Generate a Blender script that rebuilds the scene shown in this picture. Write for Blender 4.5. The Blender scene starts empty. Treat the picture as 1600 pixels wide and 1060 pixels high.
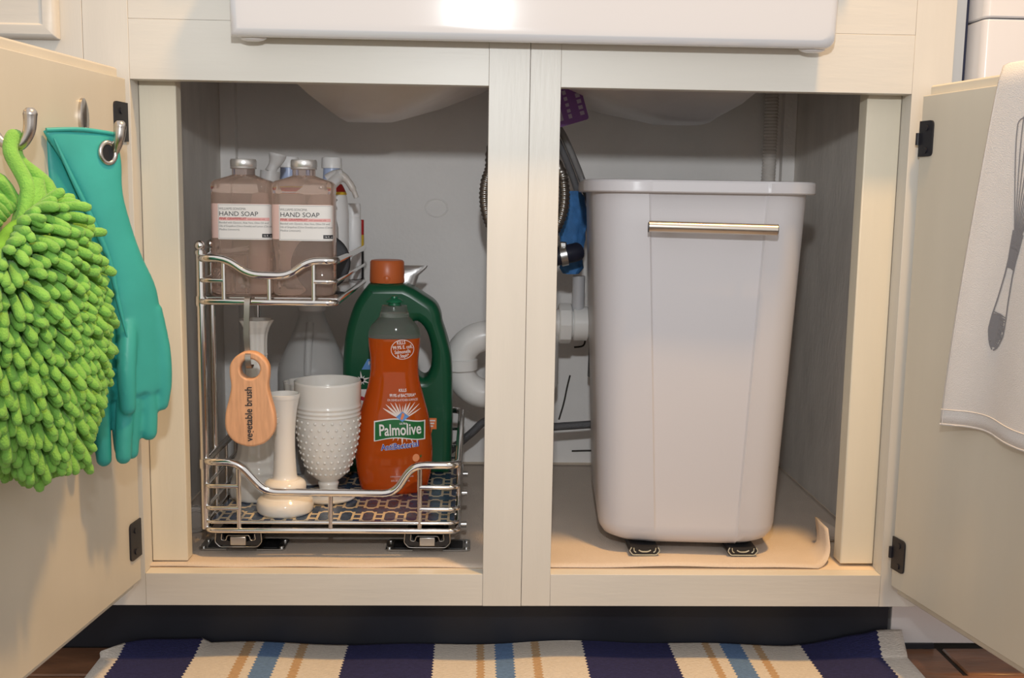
import bpy, bmesh, math, random
from mathutils import Vector, Matrix

random.seed(7)
SC = bpy.context.scene
COL = SC.collection
PI = math.pi

# ------------------------------------------------------------------ camera
cam_d = bpy.data.cameras.new('camera')
cam_d.sensor_width = 36.0
cam_d.lens = 36.0 * 1658.2 / 1600.0
cam_d.clip_start = 0.02
cam = bpy.data.objects.new('camera', cam_d)
COL.objects.link(cam)
_r = Vector((0.9993, -0.0338, 0.0157)); _d = Vector((0.0110, -0.1339, -0.9909)); _f = Vector((0.0356, 0.9904, -0.1334))
cam.matrix_world = Matrix(((_r.x, -_d.x, -_f.x, -0.0578), (_r.y, -_d.y, -_f.y, -1.2764), (_r.z, -_d.z, -_f.z, 0.5965), (0, 0, 0, 1)))
SC.camera = cam

# ------------------------------------------------------------------ world, lights, exposure
world = bpy.data.worlds.new('world'); SC.world = world
world.use_nodes = True
bg = world.node_tree.nodes['Background']
bg.inputs[0].default_value = (1.0, 0.95, 0.91, 1); bg.inputs[1].default_value = 0.64


def light(name, kind, loc, target, energy, color, **kw):
    d = bpy.data.lights.new(name, kind); d.energy = energy; d.color = color
    for k, v in kw.items():
        setattr(d, k, v)
    o = bpy.data.objects.new(name, d); COL.objects.link(o); o.location = loc
    o.rotation_euler = (Vector(target) - Vector(loc)).to_track_quat('-Z', 'Y').to_euler()
    return o


# the camera's flash just above the lens (its lower beam is cut by the lens) and the kitchen's warm ceiling lamp
light('camera_flash', 'SPOT', (-0.058, -1.25, 0.861), (0.0, 0.0, 0.78), 24, (0.95, 0.98, 1.0),
      spot_size=math.radians(78), spot_blend=0.9, shadow_soft_size=0.022)
light('ceiling_lamp', 'AREA', (0.45, -0.50, 2.4), (0.40, -0.45, 0), 34, (1.0, 0.57, 0.19), shape='DISK', size=0.18)

SC.view_settings.view_transform = 'Standard'
SC.view_settings.look = 'None'
SC.view_settings.exposure = 0.30
SC.view_settings.gamma = 1.0
SC.view_settings.use_curve_mapping = False
try:
    SC.cycles.diffuse_bounces = 8
except Exception:
    pass


# ------------------------------------------------------------------ materials
MATS = {}


def mat(name, col, rough=0.5, metal=0.0, var=0.0, vscale=20.0, bump=0.0, bscale=80.0, stretch=(1, 1, 1),
        trans=0.0, ior=1.45, coat=0.0, sss=0.0, alpha=1.0, spec=0.5, sheen=0.0):
    if name in MATS:
        return MATS[name]
    m = bpy.data.materials.new(name); m.use_nodes = True
    nt = m.node_tree; p = nt.nodes['Principled BSDF']
    p.inputs['Base Color'].default_value = (*col, 1); p.inputs['Roughness'].default_value = rough
    p.inputs['Metallic'].default_value = metal; p.inputs['IOR'].default_value = ior
    p.inputs['Transmission Weight'].default_value = trans; p.inputs['Coat Weight'].default_value = coat
    p.inputs['Alpha'].default_value = alpha; p.inputs['Specular IOR Level'].default_value = spec
    p.inputs['Sheen Weight'].default_value = sheen
    if sss:
        p.inputs['Subsurface Weight'].default_value = sss
        p.inputs['Subsurface Radius'].default_value = (0.01, 0.008, 0.006)
        p.inputs['Subsurface Scale'].default_value = 0.5
    if var or bump:
        tc = nt.nodes.new('ShaderNodeTexCoord'); mp = nt.nodes.new('ShaderNodeMapping')
        mp.inputs['Scale'].default_value = stretch
        nt.links.new(tc.outputs['Object'], mp.inputs['Vector'])
    if var:
        n = nt.nodes.new('ShaderNodeTexNoise'); n.inputs['Scale'].default_value = vscale; n.inputs['Detail'].default_value = 4
        nt.links.new(mp.outputs[0], n.inputs['Vector'])
        r = nt.nodes.new('ShaderNodeValToRGB')
        a = [max(0, c * (1 - var)) for c in col]; b = [min(1, c * (1 + var)) for c in col]
        r.color_ramp.elements[0].position = 0.3; r.color_ramp.elements[1].position = 0.7
        r.color_ramp.elements[0].color = (*a, 1); r.color_ramp.elements[1].color = (*b, 1)
        nt.links.new(n.outputs['Fac'], r.inputs['Fac']); nt.links.new(r.outputs['Color'], p.inputs['Base Color'])
    if bump:
        n2 = nt.nodes.new('ShaderNodeTexNoise'); n2.inputs['Scale'].default_value = bscale; n2.inputs['Detail'].default_value = 3
        nt.links.new(mp.outputs[0], n2.inputs['Vector'])
        bn = nt.nodes.new('ShaderNodeBump'); bn.inputs['Strength'].default_value = bump; bn.inputs['Distance'].default_value = 0.002
        nt.links.new(n2.outputs['Fac'], bn.inputs['Height']); nt.links.new(bn.outputs['Normal'], p.inputs['Normal'])
    MATS[name] = m
    return m


PAINT = mat('cream_paint', (0.645, 0.62, 0.565), 0.38, var=0.03, vscale=9, bump=0.12, bscale=60, stretch=(3, 3, 0.4))
PAINT_H = mat('cream_paint_rail', (0.645, 0.62, 0.565), 0.38, var=0.03, vscale=9, bump=0.12, bscale=60, stretch=(0.4, 3, 3))
DOORP = mat('door_paint', (0.605, 0.57, 0.485), 0.36, var=0.04, vscale=6, bump=0.06, bscale=40, stretch=(2, 2, 0.5))
INNER = mat('inner_paint', (0.85, 0.83, 0.81), 0.6, var=0.05, vscale=6, bump=0.3, bscale=120)
SIDEP = mat('side_panel_paint', (0.70, 0.66, 0.61), 0.55, var=0.08, vscale=30, bump=0.35, bscale=160, stretch=(1, 1, 0.3))
BLACK = mat('black_kick_paint', (0.012, 0.014, 0.022), 0.5, var=0.2, vscale=12)
CHROME = mat('chrome', (0.80, 0.79, 0.78), 0.10, metal=1.0)
STEEL = mat('brushed_steel', (0.60, 0.55, 0.49), 0.28, metal=1.0, var=0.05, vscale=60, stretch=(0.2, 3, 3))
NICKEL = mat('satin_nickel', (0.58, 0.54, 0.50), 0.26, metal=1.0)
BLKMETAL = mat('black_hinge_metal', (0.012, 0.013, 0.02), 0.45)
ZINC = mat('zinc_plate', (0.55, 0.55, 0.54), 0.3, metal=1.0)
BLKPLASTIC = mat('black_plastic', (0.015, 0.015, 0.017), 0.4)
BINP = mat('white_bin_plastic', (0.565, 0.55, 0.57), 0.34, bump=0.03, bscale=300)
PORC = mat('porcelain', (0.635, 0.63, 0.645), 0.10, coat=0.6)
BOWLM = mat('sink_underside', (0.76, 0.72, 0.70), 0.35, var=0.05, vscale=14)
MILK = mat('milk_glass', (0.76, 0.73, 0.68), 0.12, coat=0.5, sss=0.15)
PVC = mat('white_pvc', (0.80, 0.79, 0.77), 0.25)
WHITE = mat('white_plastic', (0.82, 0.82, 0.82), 0.35)
APPL = mat('appliance_white', (0.76, 0.74, 0.74), 0.22, coat=0.3)


# ------------------------------------------------------------------ mesh builder
class MB:
    def __init__(self):
        self.v = []; self.f = []; self.m = []

    def add(self, vs, fs, mi=0):
        b = len(self.v); self.v += [tuple(v) for v in vs]
        self.f += [tuple(i + b for i in f) for f in fs]; self.m += [mi] * len(fs)
        return self

    def box(self, x0, x1, y0, y1, z0, z1, mi=0):
        return self.add([(x0, y0, z0), (x1, y0, z0), (x1, y1, z0), (x0, y1, z0), (x0, y0, z1), (x1, y0, z1), (x1, y1, z1), (x0, y1, z1)],
                        [(0, 3, 2, 1), (4, 5, 6, 7), (0, 1, 5, 4), (1, 2, 6, 5), (2, 3, 7, 6), (3, 0, 4, 7)], mi)

    def loft(self, rings, cap0=True, cap1=True, closed=False, mi=0):
        n = len(rings[0]); vs = [p for r in rings for p in r]; fs = []
        k = len(rings); last = k if closed else k - 1
        for i in range(last):
            a = i * n; b = ((i + 1) % k) * n
            for j in range(n):
                fs.append((a + j, a + (j + 1) % n, b + (j + 1) % n, b + j))
        if cap0 and not closed: fs.append(tuple(reversed(range(n))))
        if cap1 and not closed: fs.append(tuple(range((k - 1) * n, k * n)))
        return self.add(vs, fs, mi)

    def tube(self, path, r, n=10, closed=False, caps=True, mi=0):
        P = [Vector(p) for p in path]; k = len(P); rings = []
        rr = r if isinstance(r, (list, tuple)) else [r] * k
        T = []
        for i in range(k):
            a = P[(i - 1) % k] if (closed or i > 0) else P[i]
            b = P[(i + 1) % k] if (closed or i < k - 1) else P[i]
            t = (b - a); T.append(t.normalized() if t.length > 1e-9 else Vector((0, 0, 1)))
        up = Vector((0, 0, 1)) if abs(T[0].z) < 0.9 else Vector((0, 1, 0))
        nrm = (up - T[0] * up.dot(T[0])).normalized()
        for i in range(k):
            if i > 0:
                nrm = nrm - T[i] * nrm.dot(T[i])
                nrm = nrm.normalized() if nrm.length > 1e-6 else Vector((1, 0, 0))
            bn = T[i].cross(nrm)
            rings.append([P[i] + (nrm * math.cos(2 * PI * j / n) + bn * math.sin(2 * PI * j / n)) * rr[i] for j in range(n)])
        return self.loft(rings, caps, caps, closed, mi)

    def lathe(self, prof, n=32, c=(0, 0), mod=None, caps=True, mi=0):
        rings = []
        for (z, r) in prof:
            ring = []
            for j in range(n):
                a = 2 * PI * j / n
                q = r * (mod(a, z) if mod else 1.0)
                ring.append((c[0] + q * math.cos(a), c[1] + q * math.sin(a), z))
            rings.append(ring)
        return self.loft(rings, caps, caps, False, mi)

    def sphere(self, c, r, n=10, m=6, s=(1, 1, 1), mi=0):
        rings = []
        for i in range(1, m):
            t = PI * i / m
            rings.append([(c[0] + r * s[0] * math.sin(t) * math.cos(2 * PI * j / n), c[1] + r * s[1] * math.sin(t) * math.sin(2 * PI * j / n), c[2] - r * s[2] * math.cos(t)) for j in range(n)])
        return self.loft(rings, True, True, False, mi)

    def build(self, name, mats, parent=None, loc=None, rot=None, smooth=None, bevel=0.0, bseg=2, sub=0):
        me = bpy.data.meshes.new(name)
        me.from_pydata(self.v, [], self.f)
        if not isinstance(mats, (list, tuple)): mats = [mats]
        for m in mats: me.materials.append(m)
        if len(mats) > 1:
            me.polygons.foreach_set('material_index', self.m)
        bm = bmesh.new(); bm.from_mesh(me); bmesh.ops.recalc_face_normals(bm, faces=bm.faces); bm.to_mesh(me); bm.free()
        if smooth is not None:
            me.shade_smooth(); me.set_sharp_from_angle(angle=math.radians(smooth))
        o = bpy.data.objects.new(name, me); COL.objects.link(o)
        if parent: o.parent = parent
        if loc is not None: o.location = loc
        if rot is not None: o.rotation_euler = rot
        if bevel:
            b = o.modifiers.new('bevel', 'BEVEL'); b.width = bevel; b.segments = bseg; b.limit_method = 'ANGLE'
            b.angle_limit = math.radians(50)
            me.shade_smooth(); me.set_sharp_from_angle(angle=math.radians(50))
        if sub:
            s = o.modifiers.new('sub', 'SUBSURF'); s.levels = sub; s.render_levels = sub
        return o


def tag(o, label=None, cat=None, group=None, kind=None):
    if label: o['label'] = label
    if cat: o['category'] = cat
    if group: o['group'] = group
    if kind: o['kind'] = kind
    return o


def thing(name, loc, label, cat, rz=0.0, group=None):
    o = bpy.data.objects.new(name, None); COL.objects.link(o)
    o.location = loc; o.rotation_euler = (0, 0, rz); o.empty_display_size = 0.05
    return tag(o, label, cat, group)


def box(name, m, parent, x0, x1, y0, y1, z0, z1, bevel=0.0):
    return MB().box(x0, x1, y0, y1, z0, z1).build(name, m, parent, bevel=bevel)


def spline(pts, n=8, closed=False):
    P = [Vector(p) for p in pts]; k = len(P); out = []
    segs = k if closed else k - 1
    for i in range(segs):
        if closed: a, b, c, d = P[(i - 1) % k], P[i], P[(i + 1) % k], P[(i + 2) % k]
        else: a, b, c, d = P[max(i - 1, 0)], P[i], P[i + 1], P[min(i + 2, k - 1)]
        for s in range(n):
            t = s / n
            out.append(0.5 * ((2 * b) + (c - a) * t + (2 * a - 5 * b + 4 * c - d) * t * t + (3 * b - a - 3 * c + d) * t ** 3))
    if not closed: out.append(P[-1])
    return out


def fillet(pts, r, n=5, closed=False):
    """polyline with rounded corners"""
    P = [Vector(p) for p in pts]; k = len(P); out = []
    for i in range(k):
        if not closed and i in (0, k - 1):
            out.append(P[i]); continue
        a, b, c = P[(i - 1) % k], P[i], P[(i + 1) % k]
        d1, d2 = (a - b), (c - b)
        rr = min(r, d1.length * 0.48, d2.length * 0.48)
        p, q = b + d1.normalized() * rr, b + d2.normalized() * rr
        for s in range(n + 1):
            t = s / n
            out.append(p * (1 - t) ** 2 + b * 2 * t * (1 - t) + q * t * t)
    return out


def interp(tab, x):
    if x <= tab[0][0]: return tab[0][1]
    for (a, b), (c, d) in zip(tab, tab[1:]):
        if x <= c: return b + (d - b) * (x - a) / (c - a)
    return tab[-1][1]


def smoothtab(tab, n=6):
    return [(p.x, p.y) for p in spline([(a, b, 0) for a, b in tab], n)]


def super_ring(w, d, z, e=4.0, n=40, cx=0.0, cy=0.0):
    out = []
    for j in range(n):
        a = 2 * PI * j / n; c, s = math.cos(a), math.sin(a)
        out.append((cx + w * math.copysign(abs(c) ** (2 / e), c), cy + d * math.copysign(abs(s) ** (2 / e), s), z))
    return out


def text2d(body, size, width=None, align='LEFT', bold=0.0, shear=0.0):
    cu = bpy.data.curves.new('t', 'FONT'); cu.body = body; cu.size = size; cu.align_x = align; cu.resolution_u = 3
    cu.offset = bold; cu.shear = shear; cu.fill_mode = 'FRONT'
    o = bpy.data.objects.new('t', cu); COL.objects.link(o)
    bpy.context.view_layer.update()
    dg = bpy.context.evaluated_depsgraph_get()
    me = bpy.data.meshes.new_from_object(o.evaluated_get(dg))
    vs = [(v.co.x, v.co.y) for v in me.vertices]; fs = [tuple(p.vertices) for p in me.polygons]
    bpy.data.objects.remove(o); bpy.data.curves.remove(cu); bpy.data.meshes.remove(me)
    if width and vs:
        x0 = min(v[0] for v in vs); x1 = max(v[0] for v in vs); k = width / (x1 - x0)
        vs = [(v[0] * k, v[1]) for v in vs]
    return vs, fs


def lettering(mb, fn, body, x, z, size, width=None, align='LEFT', bold=0.0, shear=0.0, mi=0, ang=0.0):
    vs, fs = text2d(body, size, width, align, bold, shear)
    ca, sa = math.cos(ang), math.sin(ang)
    mb.add([fn(x + a * ca - b * sa, z + a * sa + b * ca) for a, b in vs], fs, mi)


def patch(mb, fn, x0, x1, z0, z1, nx=10, nz=4, mi=0):
    vs = []; fs = []
    for j in range(nz + 1):
        for i in range(nx + 1):
            vs.append(fn(x0 + (x1 - x0) * i / nx, z0 + (z1 - z0) * j / nz))
    for j in range(nz):
        for i in range(nx):
            a = j * (nx + 1) + i; fs.append((a, a + 1, a + nx + 2, a + nx + 1))
    mb.add(vs, fs, mi)


# ================================================================== floor
FLT = mat('floor_tile_brown', (0.24, 0.115, 0.06), 0.35, var=0.35, vscale=9, bump=0.3, bscale=40, stretch=(1, 4, 1))
GROUT = mat('floor_grout', (0.035, 0.026, 0.02), 0.8, var=0.2, vscale=60)
floor = box('floor', GROUT, None, -2.2, 2.2, -3.2, 0.62, -0.05, -0.004); tag(floor, 'brown tile floor with dark joints', None, kind='structure')
tm = None
for r in range(9):
    y1 = 0.072 - r * 0.0835
    for k in range(-8, 9):
        xc = 0.0755 + k * 0.2 + (0.1 if r % 2 else 0.0)
        if tm is None:
            t0 = MB().box(-0.0965, 0.0965, -0.040, 0.040, -0.012, 0.0).build('floor_tile', FLT, floor, bevel=0.002); tm = t0.data; t = t0
        else:
            t = bpy.data.objects.new('floor_tile', tm); COL.objects.link(t); t.parent = floor
            b = t.modifiers.new('bevel', 'BEVEL'); b.width = 0.002; b.segments = 1
        t.location = (xc, y1 - 0.0415, random.uniform(-0.0008, 0.0002))

# ================================================================== sink cabinet
cab = thing('sink_cabinet', (0, 0, 0), 'cream painted sink base cabinet with both doors swung open', 'cabinet')
ZB, ZO, ZT, ZU = 0.0857, 0.127, 0.7247, 0.793
G = 0.00012
bv = 0.0004
# face frame boards
box('stile', PAINT, cab, -0.513, -0.461 - G, 0, 0.02, ZB, 0.87, bv)
box('stile', PAINT, cab, 0.4606 + G, 0.508, 0, 0.02, ZB, 0.87, bv)
box('stile', PAINT, cab, -0.0437, 0.0048 - 0.0004, -0.0004, 0.02, ZB, 0.87, bv)
box('stile', PAINT, cab, 0.0048 + G, 0.0410, 0, 0.02, ZB, 0.87, bv)
box('rail', PAINT_H, cab, -0.461, -0.0437 - G, 0.0003, 0.02, ZB, ZO, bv)
box('rail', PAINT_H, cab, 0.0410 + G, 0.4606, 0.0003, 0.02, ZB, ZO, bv)
box('rail', PAINT_H, cab, -0.461, -0.0437 - G, 0.0003, 0.02, ZT, ZU - G, bv)
box('rail', PAINT_H, cab, 0.0410 + G, 0.4606, 0.0003, 0.02, ZT, ZU - G, bv)
box('filler_board', PAINT_H, cab, -0.461, -0.0437 - G, 0.0006, 0.02, ZU + G, 0.87, bv)
box('filler_board', PAINT_H, cab, 0.0410 + G, 0.4606, 0.0006, 0.02, ZU + G, 0.87, bv)
SPACERP = mat('spacer_paint', (0.74, 0.68, 0.55), 0.4, var=0.03, vscale=9, bump=0.1, bscale=60, stretch=(3, 3, 0.4))
# spacer battens set back behind the stiles
box('spacer_board', SPACERP, cab, -0.4625, -0.418, 0.035, 0.058, ZO + 0.0035, 0.735, 0.0015)
box('spacer_board', SPACERP, cab, 0.4195, 0.4625, 0.033, 0.060, ZO + 0.0035, 0.735, 0.0015)
box('cleat', PAINT, cab, -0.506, -0.4625, 0.0201, 0.035, ZO, 0.80)
box('cleat', PAINT, cab, 0.4625, 0.506, 0.0201, 0.033, ZO, 0.80)
# carcass
box('side_panel', SIDEP, cab, -0.506, -0.488, 0.0352, 0.578, 0.10, 0.87)
box('side_panel', SIDEP, cab, 0.488, 0.506, 0.0332, 0.578, 0.10, 0.87)
box('back_panel', INNER, cab, -0.488, 0.488, 0.566, 0.578, 0.10, 0.87)
box('bottom_panel', mat('cabinet_bottom', (0.74, 0.62, 0.49), 0.55, var=0.05, vscale=8), cab, -0.488, 0.488, 0.0201, 0.566, 0.108, ZO)
box('corner_batten', INNER, cab, -0.488, -0.462, 0.548, 0.566, ZO, 0.87, 0.001)
box('corner_batten', INNER, cab, 0.466, 0.488, 0.548, 0.566, ZO, 0.87, 0.001)
tk = MB().box(-0.80, 0.503, 0.07, 0.085, 0.0, 0.104).build('toe_kick', BLACK, cab, bevel=0.001)
# knock-out patches on the back panel
for (x, z, r) in ((-0.125, 0.575, 0.019), (0.155, 0.615, 0.014)):
    MB().tube([(x + r * math.cos(a) , 0.5655, z + r * 0.8 * math.sin(a)) for a in [i * 2 * PI / 18 for i in range(18)]], 0.0016, 5, True).build('plug_ring', INNER, cab, smooth=60)
    MB().tube([(x, 0.5664, z), (x, 0.562, z)], 0.003, 8).build('plug_screw', INNER, cab, smooth=40)
CRACK = mat('dark_crack', (0.05, 0.045, 0.04), 0.9)
crk = MB()
for pts in ([(0.094, 0.205), (0.102, 0.235), (0.107, 0.262), (0.112, 0.285)], [(0.118, 0.335), (0.134, 0.338), (0.137, 0.352), (0.133, 0.366)], [(0.118, 0.148), (0.145, 0.149), (0.165, 0.149)]):
    crk.tube(spline([(x, 0.5655, z) for x, z in pts], 4), 0.0016, 5)
crk.build('wall_crack', CRACK, cab, smooth=60)


# doors: slab with a rabbeted lip, swung open
def make_door(side, hinge_xy, ang, z0, z1, width):
    d = bpy.data.objects.new('door', None); COL.objects.link(d); d.parent = cab
    d.location = (hinge_xy[0], hinge_xy[1], 0)
    # local: +x along the door away from the hinge, inner face at y=0 facing -y*side
    base = math.radians(-90)
    d.rotation_euler = (0, 0, base - side * math.radians(ang))
    s = side                       # left door: inner face towards local +y (side=1)
    y = lambda a: a * s
    ya, yb = sorted((y(0.0), y(-0.0095)))
    b1 = MB().box(0.0, width, ya, yb, z0, z1).build('panel', DOORP, d, bevel=0.001)
    # outer lip with a bevelled top edge
    l = 0.0105
    x0, x1 = 0.0, width + l
    sec = []
    for (e, yy) in ((0.0, -0.0095), (0.002, -0.012), (0.002, -0.017), (0.0, -0.0205)):
        sec.append([(x0, y(yy), z0 - l - e), (x1 + e, y(yy), z0 - l - e), (x1 + e, y(yy), z1 + l + e), (x0, y(yy), z1 + l + e)])
    MB().loft(sec).build('lip', DOORP, d, bevel=0.0008)
    return d


ld = make_door(1, (-0.462, -0.013), 6.4, 0.1245, 0.7235, 0.405)
rd = make_door(-1, (0.469, -0.013), 11.0, 0.1185, 0.7215, 0.405)


def hinge(door, s, z0, z1, w):
    m = MB()
    pts = fillet([(0.0, 0, z0), (w, 0, z0), (w, 0, z1), (0, 0, z1)], 0.006, 4)
    m.loft([[(p.x, s * 0.0002, p.z) for p in pts], [(p.x, s * 0.0022, p.z) for p in pts]])
    zc = (z0 + z1) / 2
    if s < 0: m.tube([(-0.0005, s * 0.003, zc - 0.007), (-0.0005, s * 0.003, zc + 0.007)], 0.0026, 10)
    for dz in (-0.014, 0.012):
        m.tube([(w * 0.55, s * 0.0018, zc + dz), (w * 0.55, s * 0.0034, zc + dz)], 0.0035, 10)
    m.build('hinge', BLKMETAL, door, smooth=40)


hinge(ld, 1, 0.652, 0.696, 0.034)
hinge(ld, 1, 0.156, 0.202, 0.030)
hinge(rd, -1, 0.6505, 0.692, 0.026)
hinge(rd, -1, 0.142, 0.1835, 0.026)


def coat_hook(door, t, z, s, tilt=0.0, reach=1.0):
    m = MB()
    pl = [(t + 0.0095 * math.cos(a), z + 0.021 * math.sin(a)) for a in [i * 2 * PI / 20 for i in range(20)]]
    m.loft([[(p[0], s * 0.0, p[1]) for p in pl], [(p[0], s * 0.003, p[1]) for p in pl], [(t + (p[0] - t) * 0.75, s * 0.0045, z + (p[1] - z) * 0.8) for p in pl]])
    path = spline([(t, s * 0.002, z - 0.012), (t + tilt * 0.3, s * 0.014 * reach, z - 0.034), (t + tilt * 0.7, s * 0.029 * reach, z - 0.038), (t + tilt, s * 0.038 * reach, z - 0.026), (t + tilt, s * 0.040 * reach, z - 0.010)], 6)
    k = len(path)
    m.tube(path, [0.0042 + 0.0022 * (i / (k - 1)) ** 2 for i in range(k)], 10)
    m.sphere(path[-1], 0.0064, 10, 6)
    m.build('coat_hook', NICKEL, door, smooth=50)


coat_hook(ld, 0.108, 0.671, 1, 0.034, 1.42)
coat_hook(ld, 0.292, 0.672, 1, -0.006)

# ================================================================== neighbouring cabinet on the left
nb = thing('drawer_cabinet', (-0.80, 0, 0), 'cream base cabinet left of the sink cabinet, only its drawer corner showing', 'cabinet')
box('face_frame', PAINT, nb, -0.30, 0.2865, 0, 0.02, ZB, 0.87, bv)
box('body', SIDEP, nb, -0.30, 0.2865, 0.0205, 0.578, 0.105, 0.87)
dfm = MB()
dx0, dx1, dz0, dz1 = -0.30, 0.262, 0.767, 0.865
rings = []
for (e, yy) in ((0.0, -0.0002), (0.0, -0.010), (0.004, -0.014), (0.014, -0.016), (0.016, -0.0135), (0.018, -0.0135)):
    rings.append([(dx0 + e, yy, dz0 + e), (dx1 - e, yy, dz0 + e), (dx1 - e, yy, dz1 - e), (dx0 + e, yy, dz1 - e)])
dfm.loft(rings).build('drawer_front', PAINT_H, nb, bevel=0.0008)
box('toe_kick', BLACK, nb, -0.30, -0.001, 0.07, 0.085, 0.0, 0.104)

# worktop either side of the sink (above the frame of the photo)
box('countertop', mat('worktop', (0.45, 0.42, 0.38), 0.3, var=0.2, vscale=40), None, -1.10, -0.345, 0.002, 0.60, 0.8705, 0.91, 0.003)
tag(bpy.data.objects['countertop'], 'worktop slab lying above the drawer cabinet left of sink', 'countertop')
leak_strip = box('countertop', MATS['worktop'], None, -0.3445, 0.3645, 0.535, 0.60, 0.8705, 0.91, 0.003)  # unseen strip, added to stop lamp light leaking into the cabinet
tag(leak_strip, 'narrow worktop strip added behind the sink to keep lamp light out', 'countertop')
c2 = box('countertop', MATS['worktop'], None, 0.365, 1.10, 0.002, 0.60, 0.8705, 0.91, 0.003)
tag(c2, 'worktop slab lying above the dishwasher right of sink', 'countertop')

# ================================================================== dishwasher on the right
dw = thing('dishwasher', (0.82, 0.25, 0), 'white dishwasher at far right beside the open right door', 'dishwasher')
X = lambda a: a - 0.82
Y = lambda a: a - 0.25
box('tub', APPL, dw, X(0.531), X(1.08), Y(0.035), Y(0.56), 0.11, 0.865, 0.003)


def dw_panel(name, z0, z1, y0):
    m = MB(); ring = fillet([(X(0.5285), Y(0.035), 0), (X(0.5285), Y(y0), 0), (X(1.08), Y(y0), 0), (X(1.08), Y(0.035), 0)], 0.010, 4)
    m.loft([[(p.x, p.y, z0) for p in ring], [(p.x, p.y, z1) for p in ring]]).build(name, APPL, dw, bevel=0.002)


dw_panel('door_panel', 0.12, 0.8090, -0.030)
dw_panel('control_panel', 0.8100, 0.865, -0.031)
box('kick_plate', APPL, dw, X(0.5075), X(1.08), Y(0.0705), Y(0.085), 0.006, 0.108, 0.001)
box('dark_foot_strip', BLACK, dw, X(0.512), X(0.566), Y(0.066), Y(0.0702), 0.0, 0.007)  # dark strip along the foot of the kick plate
box('side_trim', mat('trim_blue_grey', (0.42, 0.47, 0.53), 0.35), dw, X(0.5095), X(0.5215), Y(0.004), Y(0.03), 0.11, 0.865)
box('painted_gap', mat('gap_navy', (0.012, 0.02, 0.06), 0.6), dw, X(0.5218), X(0.5280), Y(0.012), Y(0.03), 0.11, 0.865)  # navy strip painting in the dark gap beside the dishwasher

# ================================================================== apron sink
sk = thing('apron_sink', (0.0085, 0.0, 0.77), 'white porcelain apron sink overhanging the cabinet top', 'sink')
tl = math.tan(math.radians(3.4))
m = MB(); rings = []
xl, xr = -0.344, 0.344
for (yo, e) in ((0.0375, 0.006), (0.008, 0.001), (0.004, 0.0), (-0.001, 0.0015), (-0.004, 0.007), (-0.0042, 0.009), (-0.0042, 0.016), (-0.0042, 0.03)):
    ring = fillet([(xl + e, 0, e), (xr - e, 0, e), (xr - e, 0, 0.1413 - e), (xl + e, 0, 0.1413 - e)], 0.014, 4)
    rings.append([(p.x, -0.0385 + yo - tl * p.z * (yo < 0.03), p.z) for p in ring])
m.loft(rings).build('apron', PORC, sk, smooth=50)
for x in (-0.322, 0.322):
    MB().sphere((x, -0.022, 0.0015), 0.010, 12, 8, (1.6, 0.9, 0.5)).build('apron_foot', PORC, sk, smooth=60)


def bowl(x0, x1, xa, xb, zlow):
    m = MB(); rings = []
    for (t, z) in ((0.0, 0.141), (0.0, 0.012), (0.25, -0.016), (0.62, -0.046), (0.9, zlow + 0.006), (1.0, zlow)):
        ax, bx = x0 + (xa - x0) * t, x1 + (xb - x1) * t
        ay, by = 0.03 + 0.18 * t, 0.47 - 0.16 * t
        rings.append([(p.x, p.y, z) for p in fillet([(ax, ay, 0), (bx, ay, 0), (bx, by, 0), (ax, by, 0)], 0.03, 5)])
    m.loft(rings).build('bowl', BOWLM, sk, smooth=60)


bowl(-0.335, -0.015, -0.255, -0.185, -0.070)
bowl(0.002, 0.335, 0.195, 0.262, -0.066)
box('rim', PORC, sk, -0.372, 0.372, -0.03, 0.545, 0.1415, 0.158, 0.004)  # rim widened and lowered to block lamp light leaking past the sink

# ================================================================== shelf liner sheet on the cabinet floor
LIN = mat('liner_fabric', (0.64, 0.55, 0.47), 0.75, var=0.04, vscale=10, bump=0.5, bscale=700)
m = MB(); nx, ny = 110, 30


def liner_pt(i, j):
    s = -0.484 + 0.968 * i / nx           # arclength along x
    y = 0.0215 + 0.52 * j / ny
    front = max(0.0, 1 - j / 5.0)
    z = 0.1278 + front * (0.0006 * math.sin(s * 40) + (0.0022 * max(0, math.sin((s - 0.05) * 9)) if s > 0.05 else 0))
    x = s
    xe = 0.4165 + 0.012 * max(0.0, 1 - abs(y - 0.09) / 0.04) * 0
    if y < 0.13 and s > 0.388:
        # front right corner curls up against the spacer board
        R = 0.024; L = (s - 0.388) * 0.55; a = min(L / R, 1.5); extra = max(0.0, L - a * R)
        xc = 0.388 + R * math.sin(a) + extra * math.cos(a); zz = R * (1 - math.cos(a)) + extra * math.sin(a)
        k = max(0.0, min(1.0, (0.13 - y) / 0.05))
        x = s * (1 - k) + xc * k; z += zz * k
        y += 0.045 * ((s - 0.388) / 0.096) * k
    return (min(x, 0.484), y, z)


vs = [liner_pt(i, j) for j in range(ny + 1) for i in range(nx + 1)]
fs = [(j * (nx + 1) + i, j * (nx + 1) + i + 1, (j + 1) * (nx + 1) + i + 1, (j + 1) * (nx + 1) + i) for j in range(ny) for i in range(nx)]
m.add(vs, fs)
ln = m.build('shelf_liner', LIN, None, smooth=60)
so = ln.modifiers.new('thick', 'SOLIDIFY'); so.thickness = 0.0012; so.offset = 1.0
tag(ln, 'beige woven shelf liner sheet covering the cabinet floor, one corner curled up', 'shelf liner')

# ================================================================== two-tier pull-out wire organizer
og = thing('wire_organizer', (-0.2375, 0.225, 0.129), 'two-tier chrome wire pull-out organizer in the left cabinet bay', 'organizer')
OX, OY, OZ = -0.2375, 0.225, 0.129
L_ = lambda p: (p[0] - OX, p[1] - OY, p[2] - OZ)
XL, XR, YF, YR = -0.398, -0.0765, 0.050, 0.398


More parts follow.
